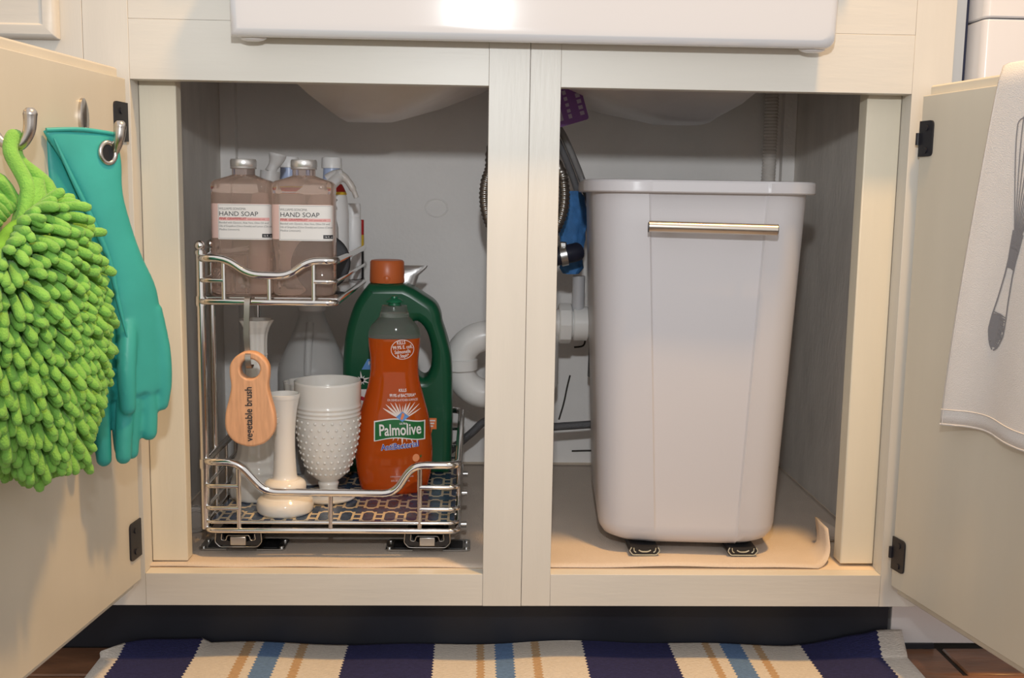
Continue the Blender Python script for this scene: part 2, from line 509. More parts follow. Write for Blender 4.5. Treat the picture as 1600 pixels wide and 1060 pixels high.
def empty_part(name, parent):
    o = bpy.data.objects.new(name, None); COL.objects.link(o); o.parent = parent; o.empty_display_size = 0.02
    return o


def wire(name, path, r, parent, closed=False, n=10):
    return MB().tube([L_(p) for p in path], r, n, closed).build(name, CHROME, parent, smooth=60)


lb = empty_part('lower_basket', og)
zt = 0.2560
front = [(XL, YF, zt), (-0.3565, YF, zt), (-0.322, YF, 0.2170), (-0.1575, YF, 0.2160), (-0.1345, YF, 0.2535), (XR, YF, 0.2535)]
wire('rim_rail', fillet(front + [(XR, YR, 0.2545), (XL, YR, 0.256)], 0.016, 6, True), 0.0050, lb, True, 12)
for z, r in ((0.1665, 0.0038), (0.1770, 0.0022)):
    wire('base_wire', fillet([(XL, YF, z), (XR, YF, z), (XR, YR, z), (XL, YR, z)], 0.012, 5, True), r, lb, True)
for z in (0.1955, 0.2245):
    wire('side_wire', fillet([(-0.356, YF, z), (XL, YF, z), (XL, YR, z), (XR, YR, z), (XR, YF, z), (-0.1255, YF, z)], 0.012, 5), 0.0030, lb)
for x, zz in ((-0.356, 0.255), (-0.2395, 0.2165), (-0.1255, 0.252)):
    wire('upright', [(x, YF + 0.0005, 0.167), (x, YF + 0.0005, zz)], 0.0032, lb)
for k in range(5):
    y = YF + (k + 1) * (YR - YF) / 6
    for x in (XL, XR):
        wire('upright', [(x, y, 0.167), (x, y, 0.255)], 0.0026, lb)
for k in range(4):
    x = XL + (k + 1) * (XR - XL) / 5
    wire('upright', [(x, YR, 0.167), (x, YR, 0.255)], 0.0026, lb)
for k in range(10):
    y = YF + 0.02 + k * 0.034
    wire('floor_wire', [(XL, y, 0.1725), (XR, y, 0.1725)], 0.0022, lb, n=6)

ub = empty_part('upper_basket', og)
UL, UR = -0.399, -0.2315
ut, ubz = 0.5145, 0.4605
fr = [(UL, YF, ut), (-0.367, YF, ut), (-0.338, YF, 0.4945), (-0.290, YF, 0.4935), (-0.2635, YF, 0.5130), (UR, YF, 0.5130)]
wire('rim_rail', fillet(fr + [(UR, YR, 0.5135), (UL, YR, 0.5145)], 0.014, 6, True), 0.0050, ub, True, 12)
wire('base_wire', fillet([(UL, YF, ubz), (UR, YF, ubz), (UR, YR, ubz), (UL, YR, ubz)], 0.012, 5, True), 0.0040, ub, True)
wire('side_wire', fillet([(-0.370, YF, 0.487), (UL, YF, 0.487), (UL, YR, 0.487), (UR, YR, 0.487), (UR, YF, 0.487), (-0.258, YF, 0.487)], 0.012, 5), 0.0030, ub)
for x, zz in ((-0.3695, 0.5135), (-0.3135, 0.494), (-0.2585, 0.512)):
    wire('upright', [(x, YF + 0.0005, ubz), (x, YF + 0.0005, zz)], 0.0030, ub)
for k in range(4):
    y = YF + (k + 1) * (YR - YF) / 5
    wire('upright', [(UL, y, ubz), (UL, y, ut)], 0.0024, ub)
for k in range(26):
    y = YF + 0.012 + k * 0.0132
    wire('floor_wire', [(UL, y, 0.4645), (UR + 0.001, y, 0.4645)], 0.0021, ub, n=6)

for (x, y, r, fin) in ((-0.4005, 0.060, 0.0058, True), (-0.4015, 0.118, 0.0045, True), (-0.397, 0.388, 0.0050, True)):
    p = MB().tube([L_((x, y, 0.166)), L_((x, y, 0.524))], r, 14).build('post', CHROME, og, smooth=60)
    mf = MB(); mf.sphere(L_((x, y, 0.5295)), r * 1.15, 14, 10)
    mf.tube([L_((x, y, 0.519)), L_((x, y, 0.523))], r * 1.2, 14)
    mf.build('finial', CHROME, p, smooth=60)
    for z in (0.252, 0.4605):
        MB().tube([L_((x, y, z - 0.006)), L_((x, y, z + 0.006))], r * 1.25, 14).build('collar', CHROME, p, smooth=60)
# slides the basket runs on
for xc in (-0.3600, -0.1160):
    s = empty_part('slide', og)
    def C(x, y, z): return L_((xc + x, y, z))
    m = MB(); prof = [(-0.031, 0.1405), (-0.029, 0.1425), (-0.026, 0.1425), (-0.026, 0.159), (-0.022, 0.162), (-0.019, 0.159), (-0.019, 0.1400), (0.019, 0.1400), (0.019, 0.159), (0.022, 0.162), (0.026, 0.159), (0.026, 0.1425), (0.029, 0.1425), (0.031, 0.1405)]
    pr = [(-0.029, 0.150), (-0.026, 0.1425), (0.026, 0.1425), (0.029, 0.150), (0.027, 0.1600), (0.021, 0.1600), (0.019, 0.152), (0.012, 0.1475), (-0.012, 0.1475), (-0.019, 0.152), (-0.021, 0.1600), (-0.027, 0.1600)]
    m.loft([[C(a, 0.062, b) for a, b in pr], [C(a, 0.43, b) for a, b in pr]]).build('track', BLKPLASTIC, s)
    m = MB()
    edge = [(-0.029, 0.159), (-0.030, 0.147), (-0.024, 0.1405), (-0.010, 0.1405), (0.010, 0.1405), (0.024, 0.1405), (0.030, 0.147), (0.029, 0.159)]
    m.tube(fillet([C(a, 0.0615, b) for a, b in edge], 0.003, 3), 0.0009, 6).build('track_edge', ZINC, s, smooth=60)
    m = MB(); m.tube(fillet([C(a, 0.0608, b) for a, b in ((-0.021, 0.158), (-0.022, 0.150), (-0.016, 0.149), (-0.014, 0.156), (0.014, 0.156), (0.016, 0.149), (0.022, 0.150), (0.021, 0.158))], 0.002, 3), 0.0009, 6).build('inner_track_edge', ZINC, s, smooth=60)
    MB().box(*[v for v in (xc - 0.010 - OX, xc + 0.010 - OX, 0.0585 - OY, 0.066 - OY, 0.1432 - OZ, 0.1548 - OZ)]).build('front_stop', ZINC, s, bevel=0.001)
    for sx in (-1, 1):
        m = MB(); pl = fillet([C(sx * 0.020, 0.078, 0), C(sx * 0.056, 0.078, 0), C(sx * 0.056, 0.122, 0), C(sx * 0.020, 0.122, 0)], 0.006, 4)
        m.loft([[(p.x, p.y, 0.1302 - OZ) for p in pl], [(p.x, p.y, 0.1318 - OZ) for p in pl]]).build('bracket', ZINC, s)
        m = MB(); pl = [(p.x * 0.0 + p.x, p.y, 0) for p in fillet([C(sx * 0.028, 0.084, 0), C(sx * 0.046, 0.084, 0), C(sx * 0.046, 0.116, 0), C(sx * 0.028, 0.116, 0)], 0.004, 3)]
        m.loft([[(p[0], p[1], 0.1316 - OZ) for p in pl], [(p[0], p[1], 0.1322 - OZ) for p in pl]]).build('painted_slot', BLKPLASTIC, s)  # black plate painting in the dark of the slot
        for yy in (0.086, 0.112):
            MB().tube([C(sx * 0.051, yy, 0.1315), C(sx * 0.051, yy, 0.1338)], 0.0034, 10).build('screw', ZINC, s, smooth=40)
for (y, z) in ((0.10, 0.160), (0.16, 0.186), (0.30, 0.176)):
    MB().tube([L_((XR + 0.004, y, z)), L_((XR + 0.011, y, z))], 0.0042, 12).build('bolt', ZINC, og, smooth=40)
# ---- printed liner in the lower basket
def liner_print():
    m = bpy.data.materials.new('printed_liner'); m.use_nodes = True
    nt = m.node_tree; p = nt.nodes['Principled BSDF']; p.inputs['Roughness'].default_value = 0.22
    N = nt.nodes; Lk = nt.links

    def math_(op, a, b=None, c=None):
        n = N.new('ShaderNodeMath'); n.operation = op
        for i, v in enumerate((a, b, c)):
            if v is None: continue
            if isinstance(v, (int, float)): n.inputs[i].default_value = v
            else: Lk.new(v, n.inputs[i])
        return n.outputs[0]
    tc = N.new('ShaderNodeTexCoord'); sep = N.new('ShaderNodeSeparateXYZ'); Lk.new(tc.outputs['Object'], sep.inputs[0])
    u = math_('MULTIPLY', sep.outputs[0], 1 / 0.0285); v = math_('MULTIPLY', sep.outputs[1], 1 / 0.058)
    # offset every other column by half: hexagon-like chain links
    tri = math_('PINGPONG', u, 0.5)                       # 0..0.5 triangle of period 1
    trap = math_('MINIMUM', math_('MAXIMUM', math_('SUBTRACT', math_('MULTIPLY', tri, 4.0), 0.5), 0.0), 1.0)
    fv = math_('SUBTRACT', math_('FRACT', v), 0.5); av = math_('ABSOLUTE', fv)
    d1 = math_('ABSOLUTE', math_('SUBTRACT', av, math_('ADD', math_('MULTIPLY', trap, 0.20), 0.16)))
    l1 = math_('LESS_THAN', d1, 0.050)
    # vertical bars at the link ends
    fu = math_('FRACT', u); du = math_('ABSOLUTE', math_('SUBTRACT', math_('ABSOLUTE', math_('SUBTRACT', fu, 0.5)), 0.30))
    inn = math_('LESS_THAN', av, 0.34)
    l2 = math_('MULTIPLY', math_('LESS_THAN', du, 0.055), inn)
    line = math_('MAXIMUM', l1, l2)
    n = N.new('ShaderNodeTexNoise'); n.inputs['Scale'].default_value = 30
    cr = N.new('ShaderNodeValToRGB'); cr.color_ramp.elements[0].color = (0.022, 0.032, 0.075, 1); cr.color_ramp.elements[1].color = (0.075, 0.12, 0.20, 1)
    Lk.new(n.outputs['Fac'], cr.inputs['Fac'])
    mx = N.new('ShaderNodeMix'); mx.data_type = 'RGBA'; Lk.new(line, mx.inputs['Factor']); Lk.new(cr.outputs['Color'], mx.inputs['A'])
    mx.inputs['B'].default_value = (0.62, 0.52, 0.37, 1); Lk.new(mx.outputs['Result'], p.inputs['Base Color'])
    return m


bl = MB().box(-0.1560, 0.1560, -0.1690, 0.1690, 0, 0.0015).build('basket_liner', liner_print(), None, loc=((XL + XR) / 2, (YF + YR) / 2, 0.1752))
tag(bl, 'navy and cream chain-link patterned liner in the lower wire basket', 'liner')
ZL = 0.1768      # surface of that liner

# ================================================================== soap bottles on the upper tier
SOAP = mat('pink_soap', (0.98, 0.76, 0.65), 0.03, trans=0.86, ior=1.30)
SOAPN = mat('clear_neck', (0.75, 0.62, 0.58), 0.05, trans=0.9, ior=1.2)
ALU = mat('aluminium_cap', (0.74, 0.73, 0.72), 0.3, metal=0.7)
LABEL = mat('paper_label', (0.80, 0.77, 0.74), 0.6)
PINKB = mat('pink_band', (0.72, 0.50, 0.45), 0.4)
INK = mat('black_ink', (0.03, 0.03, 0.035), 0.6)
INKG = mat('grey_ink', (0.16, 0.155, 0.155), 0.6)
INKR = mat('red_ink', (0.45, 0.05, 0.05), 0.6)
STRIPE = mat('pink_stripe', (0.80, 0.44, 0.42), 0.6)


def soap_bottle(loc, rz, label):
    t = thing('hand_soap_bottle', loc, label, 'soap bottle', rz, 'pink hand soap bottles')
    w, d, e = 0.0391, 0.026, 5.0
    prof = [(0, .90), (.002, .97), (.006, 1.0), (.030, 1.0), (.031, .985), (.033, 1.0), (.127, 1.0), (.1285, .98), (.130, 1.0), (.139, 1.0), (.1415, .97), (.144, .90)]
    rings = [super_ring(w * s, d * s if s > .95 else d * s, z, e) for z, s in prof]
    for z, s, ee in ((.1465, .72, 3.2), (.1495, .48, 2.6), (.1515, .37, 2.0)):
        rings.append(super_ring(w * s, max(d * s * 1.1, 0.0145), z, ee))
    b = MB(); b.loft(rings).build('body', SOAP, t, smooth=50)
    MB().lathe([(.1512, .0145), (.1645, .0145)], 24).build('neck', SOAPN, t, smooth=40)
    cp = MB().lathe([(.1590, .0158), (.1600, .0166), (.1615, .0160), (.1625, .0166), (.1690, .0166), (.1712, .0155), (.1715, .010)], 40, mod=lambda a, z: 1 + 0.012 * math.sin(a * 20) * (z > .165)).build('cap', ALU, t, smooth=40)

    def fn(off):
        def f(x, z):
            q = max(0.0, 1 - abs(min(1, abs(x) / w)) ** e) ** (1 / e)
            return (x, -d * q - off, z)
        return f
    bn = MB(); patch(bn, fn(0.0004), -0.0389, 0.0389, 0.0715, 0.1150, 40, 4)
    bnd = bn.build('pink_band', PINKB, t, smooth=60)
    lm = MB(); patch(lm, fn(0.0008), -0.0275, 0.0388, 0.0700, 0.1145, 40, 4)
    lab = lm.build('label', LABEL, t, smooth=60)
    tm = MB(); f2 = fn(0.0011)
    lettering(tm, f2, 'WILLIAMS-SONOMA', -0.0262, 0.1072, 0.0042, 0.034, mi=1)
    lettering(tm, f2, 'HAND SOAP', -0.0262, 0.0996, 0.0082, 0.0485, mi=0)
    tm2 = MB(); patch(tm2, fn(0.0010), -0.0262, 0.0362, 0.0938, 0.0978, 30, 1)
    tm2.build('label_stripe', STRIPE, lab)
    lettering(tm, f2, 'PINK GRAPEFRUIT', -0.0262, 0.0948, 0.0040, 0.0345, bold=0.00008, shear=0.2, mi=2)
    lettering(tm, f2, 'with essential oils', 0.0098, 0.0949, 0.0030, 0.021, shear=0.15, mi=2)
    for i, s in enumerate(('Blended with Glycerin, Aloe Vera, Olive Oil and', 'Oils of Grapefruit (Citrus Grandis) and Lemon (Citrus', 'Medica Limonum).')):
        lettering(tm, f2, s, -0.0262, 0.0900 - i * 0.0043, 0.0035, (0.061, 0.0640, 0.026)[i], mi=1)
    patch(tm, fn(0.0010), 0.0275, 0.0385, 0.0728, 0.0775, 8, 1, mi=0)
    for (a, b, c, g) in ((-0.0268, 0.0365, 0.1132, 0.1135), (-0.0268, 0.0365, 0.0712, 0.0715), (-0.0268, -0.0265, 0.0712, 0.1135)):
        patch(tm, fn(0.0010), a, b, c, g, 30 if b > 0 else 1, 1, mi=1)
    tm.build('lettering', [INK, INKG, INKR], lab)
    wm = MB(); lettering(wm, f2, '16 fl. oz', 0.0288, 0.0740, 0.0032, 0.0100); wm.build('size_lettering', LABEL, lab)
    return t


soap_bottle((-0.3549, 0.108, 0.4668), math.radians(0), 'left one of two pink hand soap bottles, near the corner post')
soap_bottle((-0.2762, 0.096, 0.4668), math.radians(0), 'right one of two pink hand soap bottles, by the black disc')

# ---------------------------------------------------------------- things behind the soap
FROST = mat('frosted_plastic', (0.80, 0.79, 0.78), 0.3, trans=0.45, ior=1.3)
BLUEP = mat('pale_blue_plastic', (0.42, 0.52, 0.76), 0.3)
REDP = mat('red_print', (0.55, 0.03, 0.03), 0.5); YELP = mat('yellow_print', (0.75, 0.5, 0.05), 0.5)
ZU_ = 0.4668


def trigger_sprayer(name, loc, rz, label, hb, r):
    t = thing(name, loc, label, 'spray bottle', rz)
    MB().lathe([(0, r * .9), (.003, r), (hb * .68, r), (hb * .85, r * .8), (hb * .97, .013), (hb, .012)], 28).build('bottle', FROST, t, smooth=50)
    return t


ts = trigger_sprayer('spray_bottle', (-0.3395, 0.186, ZU_), math.radians(20), 'frosted spray bottle with flared nozzle behind the left soap', 0.142, 0.024)
MB().tube([(0.002, 0, .140), (0.004, 0, .158)], 0.0135, 20).build('collar', FROST, ts, smooth=50)
MB().tube(spline([(0.004, 0, .157), (0.008, 0, .165), (0.012, 0, .173), (0.014, 0, .181)], 3), [0.008, 0.0075, 0.007, 0.007, 0.008, 0.009, 0.010, 0.011, 0.012, 0.0115][:10], 20).build('nozzle', FROST, ts, smooth=50)
ts = trigger_sprayer('spray_bottle', (-0.2720, 0.214, ZU_), math.radians(0), 'clear spray bottle with drooping trigger behind the right soap', 0.120, 0.024)
MB().tube([(0.004, 0, .116), (0.013, 0, .128)], 0.0125, 18).build('collar', FROST, ts, smooth=50)
mh = MB(); mh.loft([[(0.010 + a * 0.0, b, 0) for a, b in ((0, 0),)]] ) if False else None
mh.tube(spline([(0.000, 0, .128), (0.010, 0, .138), (0.022, 0, .150), (0.028, 0, .156)], 4), 0.0085, 14)
mh.tube(spline([(0.008, 0, .150), (0.018, 0, .156), (0.030, 0, .158)], 4), 0.0055, 12)
mh.build('spray_head', FROST, ts, smooth=50)
MB().tube(spline([(0.026, 0, .156), (0.036, 0, .148), (0.044, 0, .136), (0.049, 0, .124)], 5), [0.006] * 5 + [0.005] * 6 + [0.0035] * 5, 12).build('trigger', mat('frost_trigger', (0.62, 0.58, 0.54), 0.35, trans=0.2), ts, smooth=50)

for (x, y, lab) in ((-0.3310, 0.302, 'white-capped bottle with blue neck behind the left soap bottle'), (-0.2690, 0.305, 'white-capped bottle with blue neck rising behind the clear trigger sprayer')):
    t = thing('cleaner_bottle', (x, y, ZU_), lab, 'bottle', group='white-capped cleaner bottles')
    bo = MB().lathe([(0, .022), (.003, .0245), (.10, .0245), (.125, .022), (.143, .0135), (.146, .013)], 28).build('body', WHITE, t, smooth=50)
    MB().lathe([(.132, .0205), (.138, .0178), (.143, .0150)], 28).build('red_label', REDP, bo, smooth=50)
    MB().lathe([(.128, .0222), (.132, .0206)], 28).build('yellow_label', YELP, bo, smooth=50)
    MB().lathe([(.142, .0125), (.146, .0132), (.160, .0125), (.168, .0120)], 24).build('neck', BLUEP, t, smooth=50)
    MB().lathe([(.166, .0150), (.180, .0145), (.1815, .0135)], 30).build('cap', WHITE, t, smooth=40)

t = thing('white_tube', (-0.2440, 0.352, ZU_), 'slim white bottle with white cap at the rear of the top basket', 'bottle')
MB().lathe([(0, .011), (.002, .0130), (.088, .0130), (.094, .0118), (.096, .0110)], 24).build('body', WHITE, t, smooth=50)
MB().lathe([(.095, .0122), (.113, .0122), (.1150, .0112)], 24).build('cap', WHITE, t, smooth=50)
t = thing('small_can', (-0.2400, 0.378, ZU_), 'small red and yellow can behind the slim white bottle', 'can')
MB().lathe([(0, .010), (.045, .010)], 20).build('lower_band', BLKPLASTIC, t, smooth=50)
MB().lathe([(.0451, .0102), (.067, .0102)], 20).build('yellow_band', YELP, t, smooth=50)
MB().lathe([(.0671, .0102), (.090, .0102)], 20).build('red_band', REDP, t, smooth=50)
t = thing('scrub_disc', (-0.2640, 0.158, ZU_), 'round black scrubber disc standing behind the right soap bottle', 'scrubber')
cz = 0.0375
m = MB(); m.loft([[(r * math.cos(a), yy - 0.0 + 0.10 * (r * math.sin(a)), cz + r * math.sin(a)) for a in [k * 2 * PI / 36 for k in range(36)]] for r, yy in ((.034, 0.000), (.0370, 0.002), (.0370, 0.009), (.034, 0.011))])
m.build('disc', mat('dark_grey_rubber', (0.022, 0.022, 0.027), 0.55, bump=0.2, bscale=200), t, smooth=40)
m = MB(); m.tube([(0.0362 * math.cos(a), 0.0055 + 0.1 * 0.0362 * math.sin(a), cz + 0.0362 * math.sin(a)) for a in [k * 2 * PI / 36 for k in range(36)]], 0.0022, 8, True).build('edge_ring', BLKPLASTIC, t, smooth=60)

# ================================================================== vegetable brush on its hook
WOOD = mat('beech_wood', (0.66, 0.36, 0.20), 0.5, var=0.12, vscale=30, stretch=(8, 8, 1), bump=0.1, bscale=60)
vb = thing('vegetable_brush', (-0.3355, 0.036, 0.2815), 'pale beech vegetable brush hanging from the top basket', 'brush')
tab = smoothtab([(0.0, 0.004), (0.004, 0.0165), (0.012, 0.0255), (0.024, 0.0305), (0.042, 0.0300), (0.060, 0.0255), (0.076, 0.0225), (0.090, 0.0240), (0.102, 0.0235), (0.112, 0.0175), (0.118, 0.009), (0.1195, 0.002)], 4)
cu = bpy.data.curves.new('brush', 'CURVE'); cu.dimensions = '2D'; cu.fill_mode = 'BOTH'; cu.extrude = 0.0055; cu.bevel_depth = 0.0025; cu.bevel_resolution = 2; cu.offset = -0.0024
out = [(w, z) for z, w in tab] + [(-w, z) for z, w in reversed(tab)]


def add_poly(cu, pts):
    s = cu.splines.new('POLY'); s.points.add(len(pts) - 1); s.use_cyclic_u = True
    for p, q in zip(s.points, pts): p.co = (q[0], q[1], 0, 1)


def curve_mesh(cu, name, m, parent, rot=(PI / 2, 0, 0), loc=(0, 0, 0), smooth=40):
    o = bpy.data.objects.new(name, cu); COL.objects.link(o); bpy.context.view_layer.update()
    me = bpy.data.meshes.new_from_object(o.evaluated_get(bpy.context.evaluated_depsgraph_get()))
    bpy.data.objects.remove(o); bpy.data.curves.remove(cu)
    me.transform(Matrix.Translation(loc) @ Matrix.Rotation(rot[0], 4, 'X'))
    me.name = name; me.materials.clear(); me.materials.append(m)
    me.shade_smooth(); me.set_sharp_from_angle(angle=math.radians(smooth))
    o = bpy.data.objects.new(name, me); COL.objects.link(o); o.parent = parent
    return o


add_poly(cu, out)
add_poly(cu, [(0.0125 * math.cos(a) + 0.001, 0.098 + 0.0125 * math.sin(a)) for a in [-k * 2 * PI / 28 for k in range(28)]])
curve_mesh(cu, 'handle_block', WOOD, vb)
m = MB(); lettering(m, lambda x, z: (x, -0.0084, z), 'vegetable brush', 0.0030, 0.0070, 0.0122, 0.0690, bold=0.00025, ang=PI / 2)
m.build('lettering', INK, vb)
m = MB()
for k in range(420):
    z = random.uniform(0.003, 0.080); w = interp(tab, z); x = random.uniform(-0.95, 0.9) * w
    a = Vector((x, 0.007, z)); b = a + Vector((random.gauss(-0.004, 0.004), random.uniform(0.018, 0.026), random.gauss(0, 0.003)))
    if x < -0.7 * w: b.x = -w - random.uniform(0, 0.004)
    dx = 0.0006
    m.add([a + Vector((-dx, 0, 0)), a + Vector((dx, 0, 0)), b], [(0, 1, 2)])
    m.add([a + Vector((0, 0, -dx)), a + Vector((0, 0, dx)), b], [(0, 1, 2)])
br = m.build('bristle_tuft', mat('white_bristle', (0.75, 0.70, 0.65), 0.6), vb); br['kind'] = 'stuff'
hk = MB()
pth = spline([(-0.3405, 0.0560, 0.456), (-0.3400, 0.0555, 0.464), (-0.3396, 0.0500, 0.4675), (-0.3394, 0.0430, 0.464), (-0.3396, 0.0405, 0.450), (-0.3405, 0.0400, 0.42), (-0.3390, 0.0400, 0.3955), (-0.3365, 0.0300, 0.3990), (-0.3360, 0.0250, 0.3935), (-0.3355, 0.0262, 0.3840), (-0.3352, 0.0325, 0.3805), (-0.3350, 0.0400, 0.3830)], 6)
rings = []
for i, p in enumerate(pth):
    a = pth[max(i - 1, 0)]; b = pth[min(i + 1, len(pth) - 1)]; t = (b - a).normalized(); n = Vector((1, 0, 0)).cross(t).normalized()
    rings.append([p + Vector((-0.0034, 0, 0)) + n * 0.0007, p + Vector((0.0034, 0, 0)) + n * 0.0007, p + Vector((0.0034, 0, 0)) - n * 0.0007, p + Vector((-0.0034, 0, 0)) - n * 0.0007])
ho = hk.loft(rings).build('s_hook', mat('dull_steel_hook', (0.40, 0.36, 0.33), 0.35, metal=1.0), None, smooth=35)
tag(ho, 'flat dull steel hook holding the vegetable brush on basket wire', 'hook')

# ================================================================== milk glass in the lower basket
def lathe_thing(name, loc, prof, label, n=48, mod=None, cat='vase', sm=6, inner=0.0025):
    t = thing(name, loc, label, cat)
    pr = smoothtab(prof, sm)
    top = pr[-1]; pr = pr + [(top[0] + 0.0008, top[1] - inner * 0.5), (top[0], top[1] - inner), (top[0] - 0.03, max(0.002, interp(pr, top[0] - 0.03) - inner))]
    MB().lathe(pr, n, mod=mod).build('body', MILK, t, smooth=60)
    return t


fl = lambda a, z: 1 + (0.045 * math.cos(a * 10) * min(1, max(0, (z - 0.16) / 0.05)) + 0.02 * math.cos(a * 14) * (z < 0.085))
tv = lathe_thing('tall_vase', (-0.3550, 0.170, ZL), [(0, .035), (.003, .0380), (.014, .0390), (.024, .0375), (.034, .0345), (.040, .0352), (.048, .0320), (.056, .0325), (.064, .0290), (.085, .0262), (.11, .023), (.15, .018), (.195, .0143), (.200, .0150), (.204, .0140), (.225, .0146), (.238, .0180), (.2475, .0235)], 'tall fluted milk glass vase standing behind the vegetable brush', 60, fl)
bd = lathe_thing('bud_vase', (-0.3060, 0.1000, ZL), [(0, .0335), (.003, .0365), (.009, .0375), (.016, .0365), (.021, .0325), (.0235, .0300), (.027, .0285), (.030, .0275), (.036, .0278), (.041, .0258), (.0445, .0210), (.047, .0165), (.060, .0150), (.085, .0138), (.11, .0142), (.135, .0165), (.147, .0186), (.150, .0192), (.152, .0196), (.1545, .0204), (.1585, .0208)], 'slender smooth milk glass bud vase at the basket front', 60)
gp = [(0, .034), (.002, .0375), (.005, .0370), (.008, .026), (.011, .0150), (.014, .0128), (.018, .0132), (.022, .0145), (.026, .0135), (.030, .019), (.038, .0265), (.055, .0345), (.08, .0405), (.105, .0435), (.118, .0440), (.120, .0452), (.123, .0440), (.126, .0454), (.129, .0442), (.132, .0456), (.136, .0446), (.15, .0452), (.1655, .0455)]
gb = lathe_thing('hobnail_goblet', (-0.2575, 0.163, ZL), gp, 'wide hobnail milk glass goblet between bud vase and orange soap', 64, cat='goblet', sm=4)
m = MB(); gpt = smoothtab(gp, 4)
for r in range(9):
    z = 0.040 + r * 0.0092
    rad = interp(gpt, z) - 0.0004
    for k in range(24):
        a = (k + 0.5 * (r % 2)) * 2 * PI / 24
        m.sphere((rad * math.cos(a), rad * math.sin(a), z), 0.0023, 8, 5)
hb = m.build('hobnail_pattern', MILK, gb, smooth=60); hb['kind'] = 'stuff'
sc = lathe_thing('scalloped_dish', (-0.2960, 0.252, ZL), [(0, .028), (.003, .030), (.006, .018), (.012, .009), (.045, .008), (.06, .014), (.085, .028), (.12, .034), (.148, .0372)], 'scalloped milk glass compote hidden behind the hobnail goblet', 64, lambda a, z: 1 + 0.03 * math.cos(a * 12) * (z > .1), cat='dish')

# clear gallon jug at the back
JUG = mat('jug_plastic', (0.80, 0.80, 0.79), 0.28, trans=0.55, ior=1.2)
t = thing('plastic_jug', (-0.3050, 0.3420, ZL), 'translucent plastic gallon jug at the rear of lower basket', 'jug')
MB().lathe(smoothtab([(0, .048), (.003, .052), (.01, .053), (.13, .053), (.15, .0525), (.162, .050), (.185, .040), (.215, .027), (.235, .0195), (.245, .018)], 4), 48).build('body', JUG, t, smooth=60)
MB().lathe([(.243, .0205), (.262, .0205), (.264, .019)], 30).build('cap', WHITE, t, smooth=40)
m = MB(); m.tube(spline([(0.0, -0.050, .150), (0.0, -0.046, .172), (0.0, -0.034, .200), (0.0, -0.020, .225)], 5), 0.006, 10).build('handle', JUG, t, smooth=60)

# ================================================================== orange dish soap
ORANGE = mat('orange_liquid', (0.95, 0.17, 0.014), 0.06, trans=0.62, ior=1.30, coat=0.3)
CLEARP = mat('clear_bottle_plastic', (0.80, 0.79, 0.77), 0.08, trans=0.92, ior=1.12)
GREENP = mat('green_bottle_plastic', (0.006, 0.085, 0.038), 0.30, var=0.05, vscale=10)
GCAP = mat('green_cap_plastic', (0.008, 0.13, 0.06), 0.3)
OCAP = mat('orange_cap_plastic', (0.58, 0.135, 0.035), 0.35)
PWHITE = mat('print_white', (0.80, 0.78, 0.76), 0.4); PGREEN = mat('print_green', (0.010, 0.14, 0.035), 0.35)
PBLUE = mat('print_blue', (0.03, 0.08, 0.42), 0.4); PLB = mat('print_light_blue', (0.10, 0.28, 0.62), 0.4); PORANGE = mat('print_orange', (0.80, 0.22, 0.06), 0.4)
PRAY = mat('print_ray', (0.80, 0.68, 0.62), 0.4); PRED = mat('print_red', (0.45, 0.02, 0.04), 0.4)
ds = thing('dish_soap_bottle', (-0.1700, 0.2080, ZL), 'orange dish soap bottle with green pull cap', 'soap bottle', math.radians(2))
W = smoothtab([(0, .0420), (.004, .0465), (.014, .0495), (.035, .0535), (.056, .0545), (.08, .0530), (.108, .0490), (.135, .0420), (.160, .0355), (.180, .0335), (.195, .0342), (.212, .0362), (.226, .0360), (.236, .0330), (.243, .0270), (.250, .0205), (.254, .0185)], 4)
D = smoothtab([(0, .0250), (.004, .0285), (.02, .031), (.06, .0325), (.11, .0300), (.16, .0235), (.185, .0225), (.215, .0245), (.230, .0230), (.243, .020), (.254, .0170)], 4)
fill = 0.2205
zs = [z for z, _ in W]
low = [z for z in zs if z < fill] + [fill]; high = [fill] + [z for z in zs if z > fill]
ring = lambda z: super_ring(interp(W, z), interp(D, z), z, 2.3 if z < .24 else 2.0, 44)
body = MB().loft([ring(z) for z in low]).build('body', ORANGE, ds, smooth=60)
MB().loft([ring(z + 0.0003) for z in high]).build('shoulder', CLEARP, ds, smooth=60)
MB().lathe([(.250, .0205), (.252, .0208), (.262, .0182), (.2655, .0176), (.2660, .0165)], 36, mod=lambda a, z: 1 + 0.010 * math.sin(a * 24)).build('collar', CLEARP, ds, smooth=40)
cp = MB().lathe([(.264, .0090), (.2690, .0085), (.2700, .0120), (.2720, .0122), (.2740, .0105), (.2760, .0050), (.2785, .0045), (.2790, .003)], 24).build('pull_cap', GCAP, ds, smooth=40)


def dfn(off):
    def f(x, z):
        w, d = interp(W, z), interp(D, z)
        q = max(0.0, 1 - min(1, abs(x) / w) ** 2.3) ** (1 / 2.3)
        return (x, -d * q - off, z)
    return f


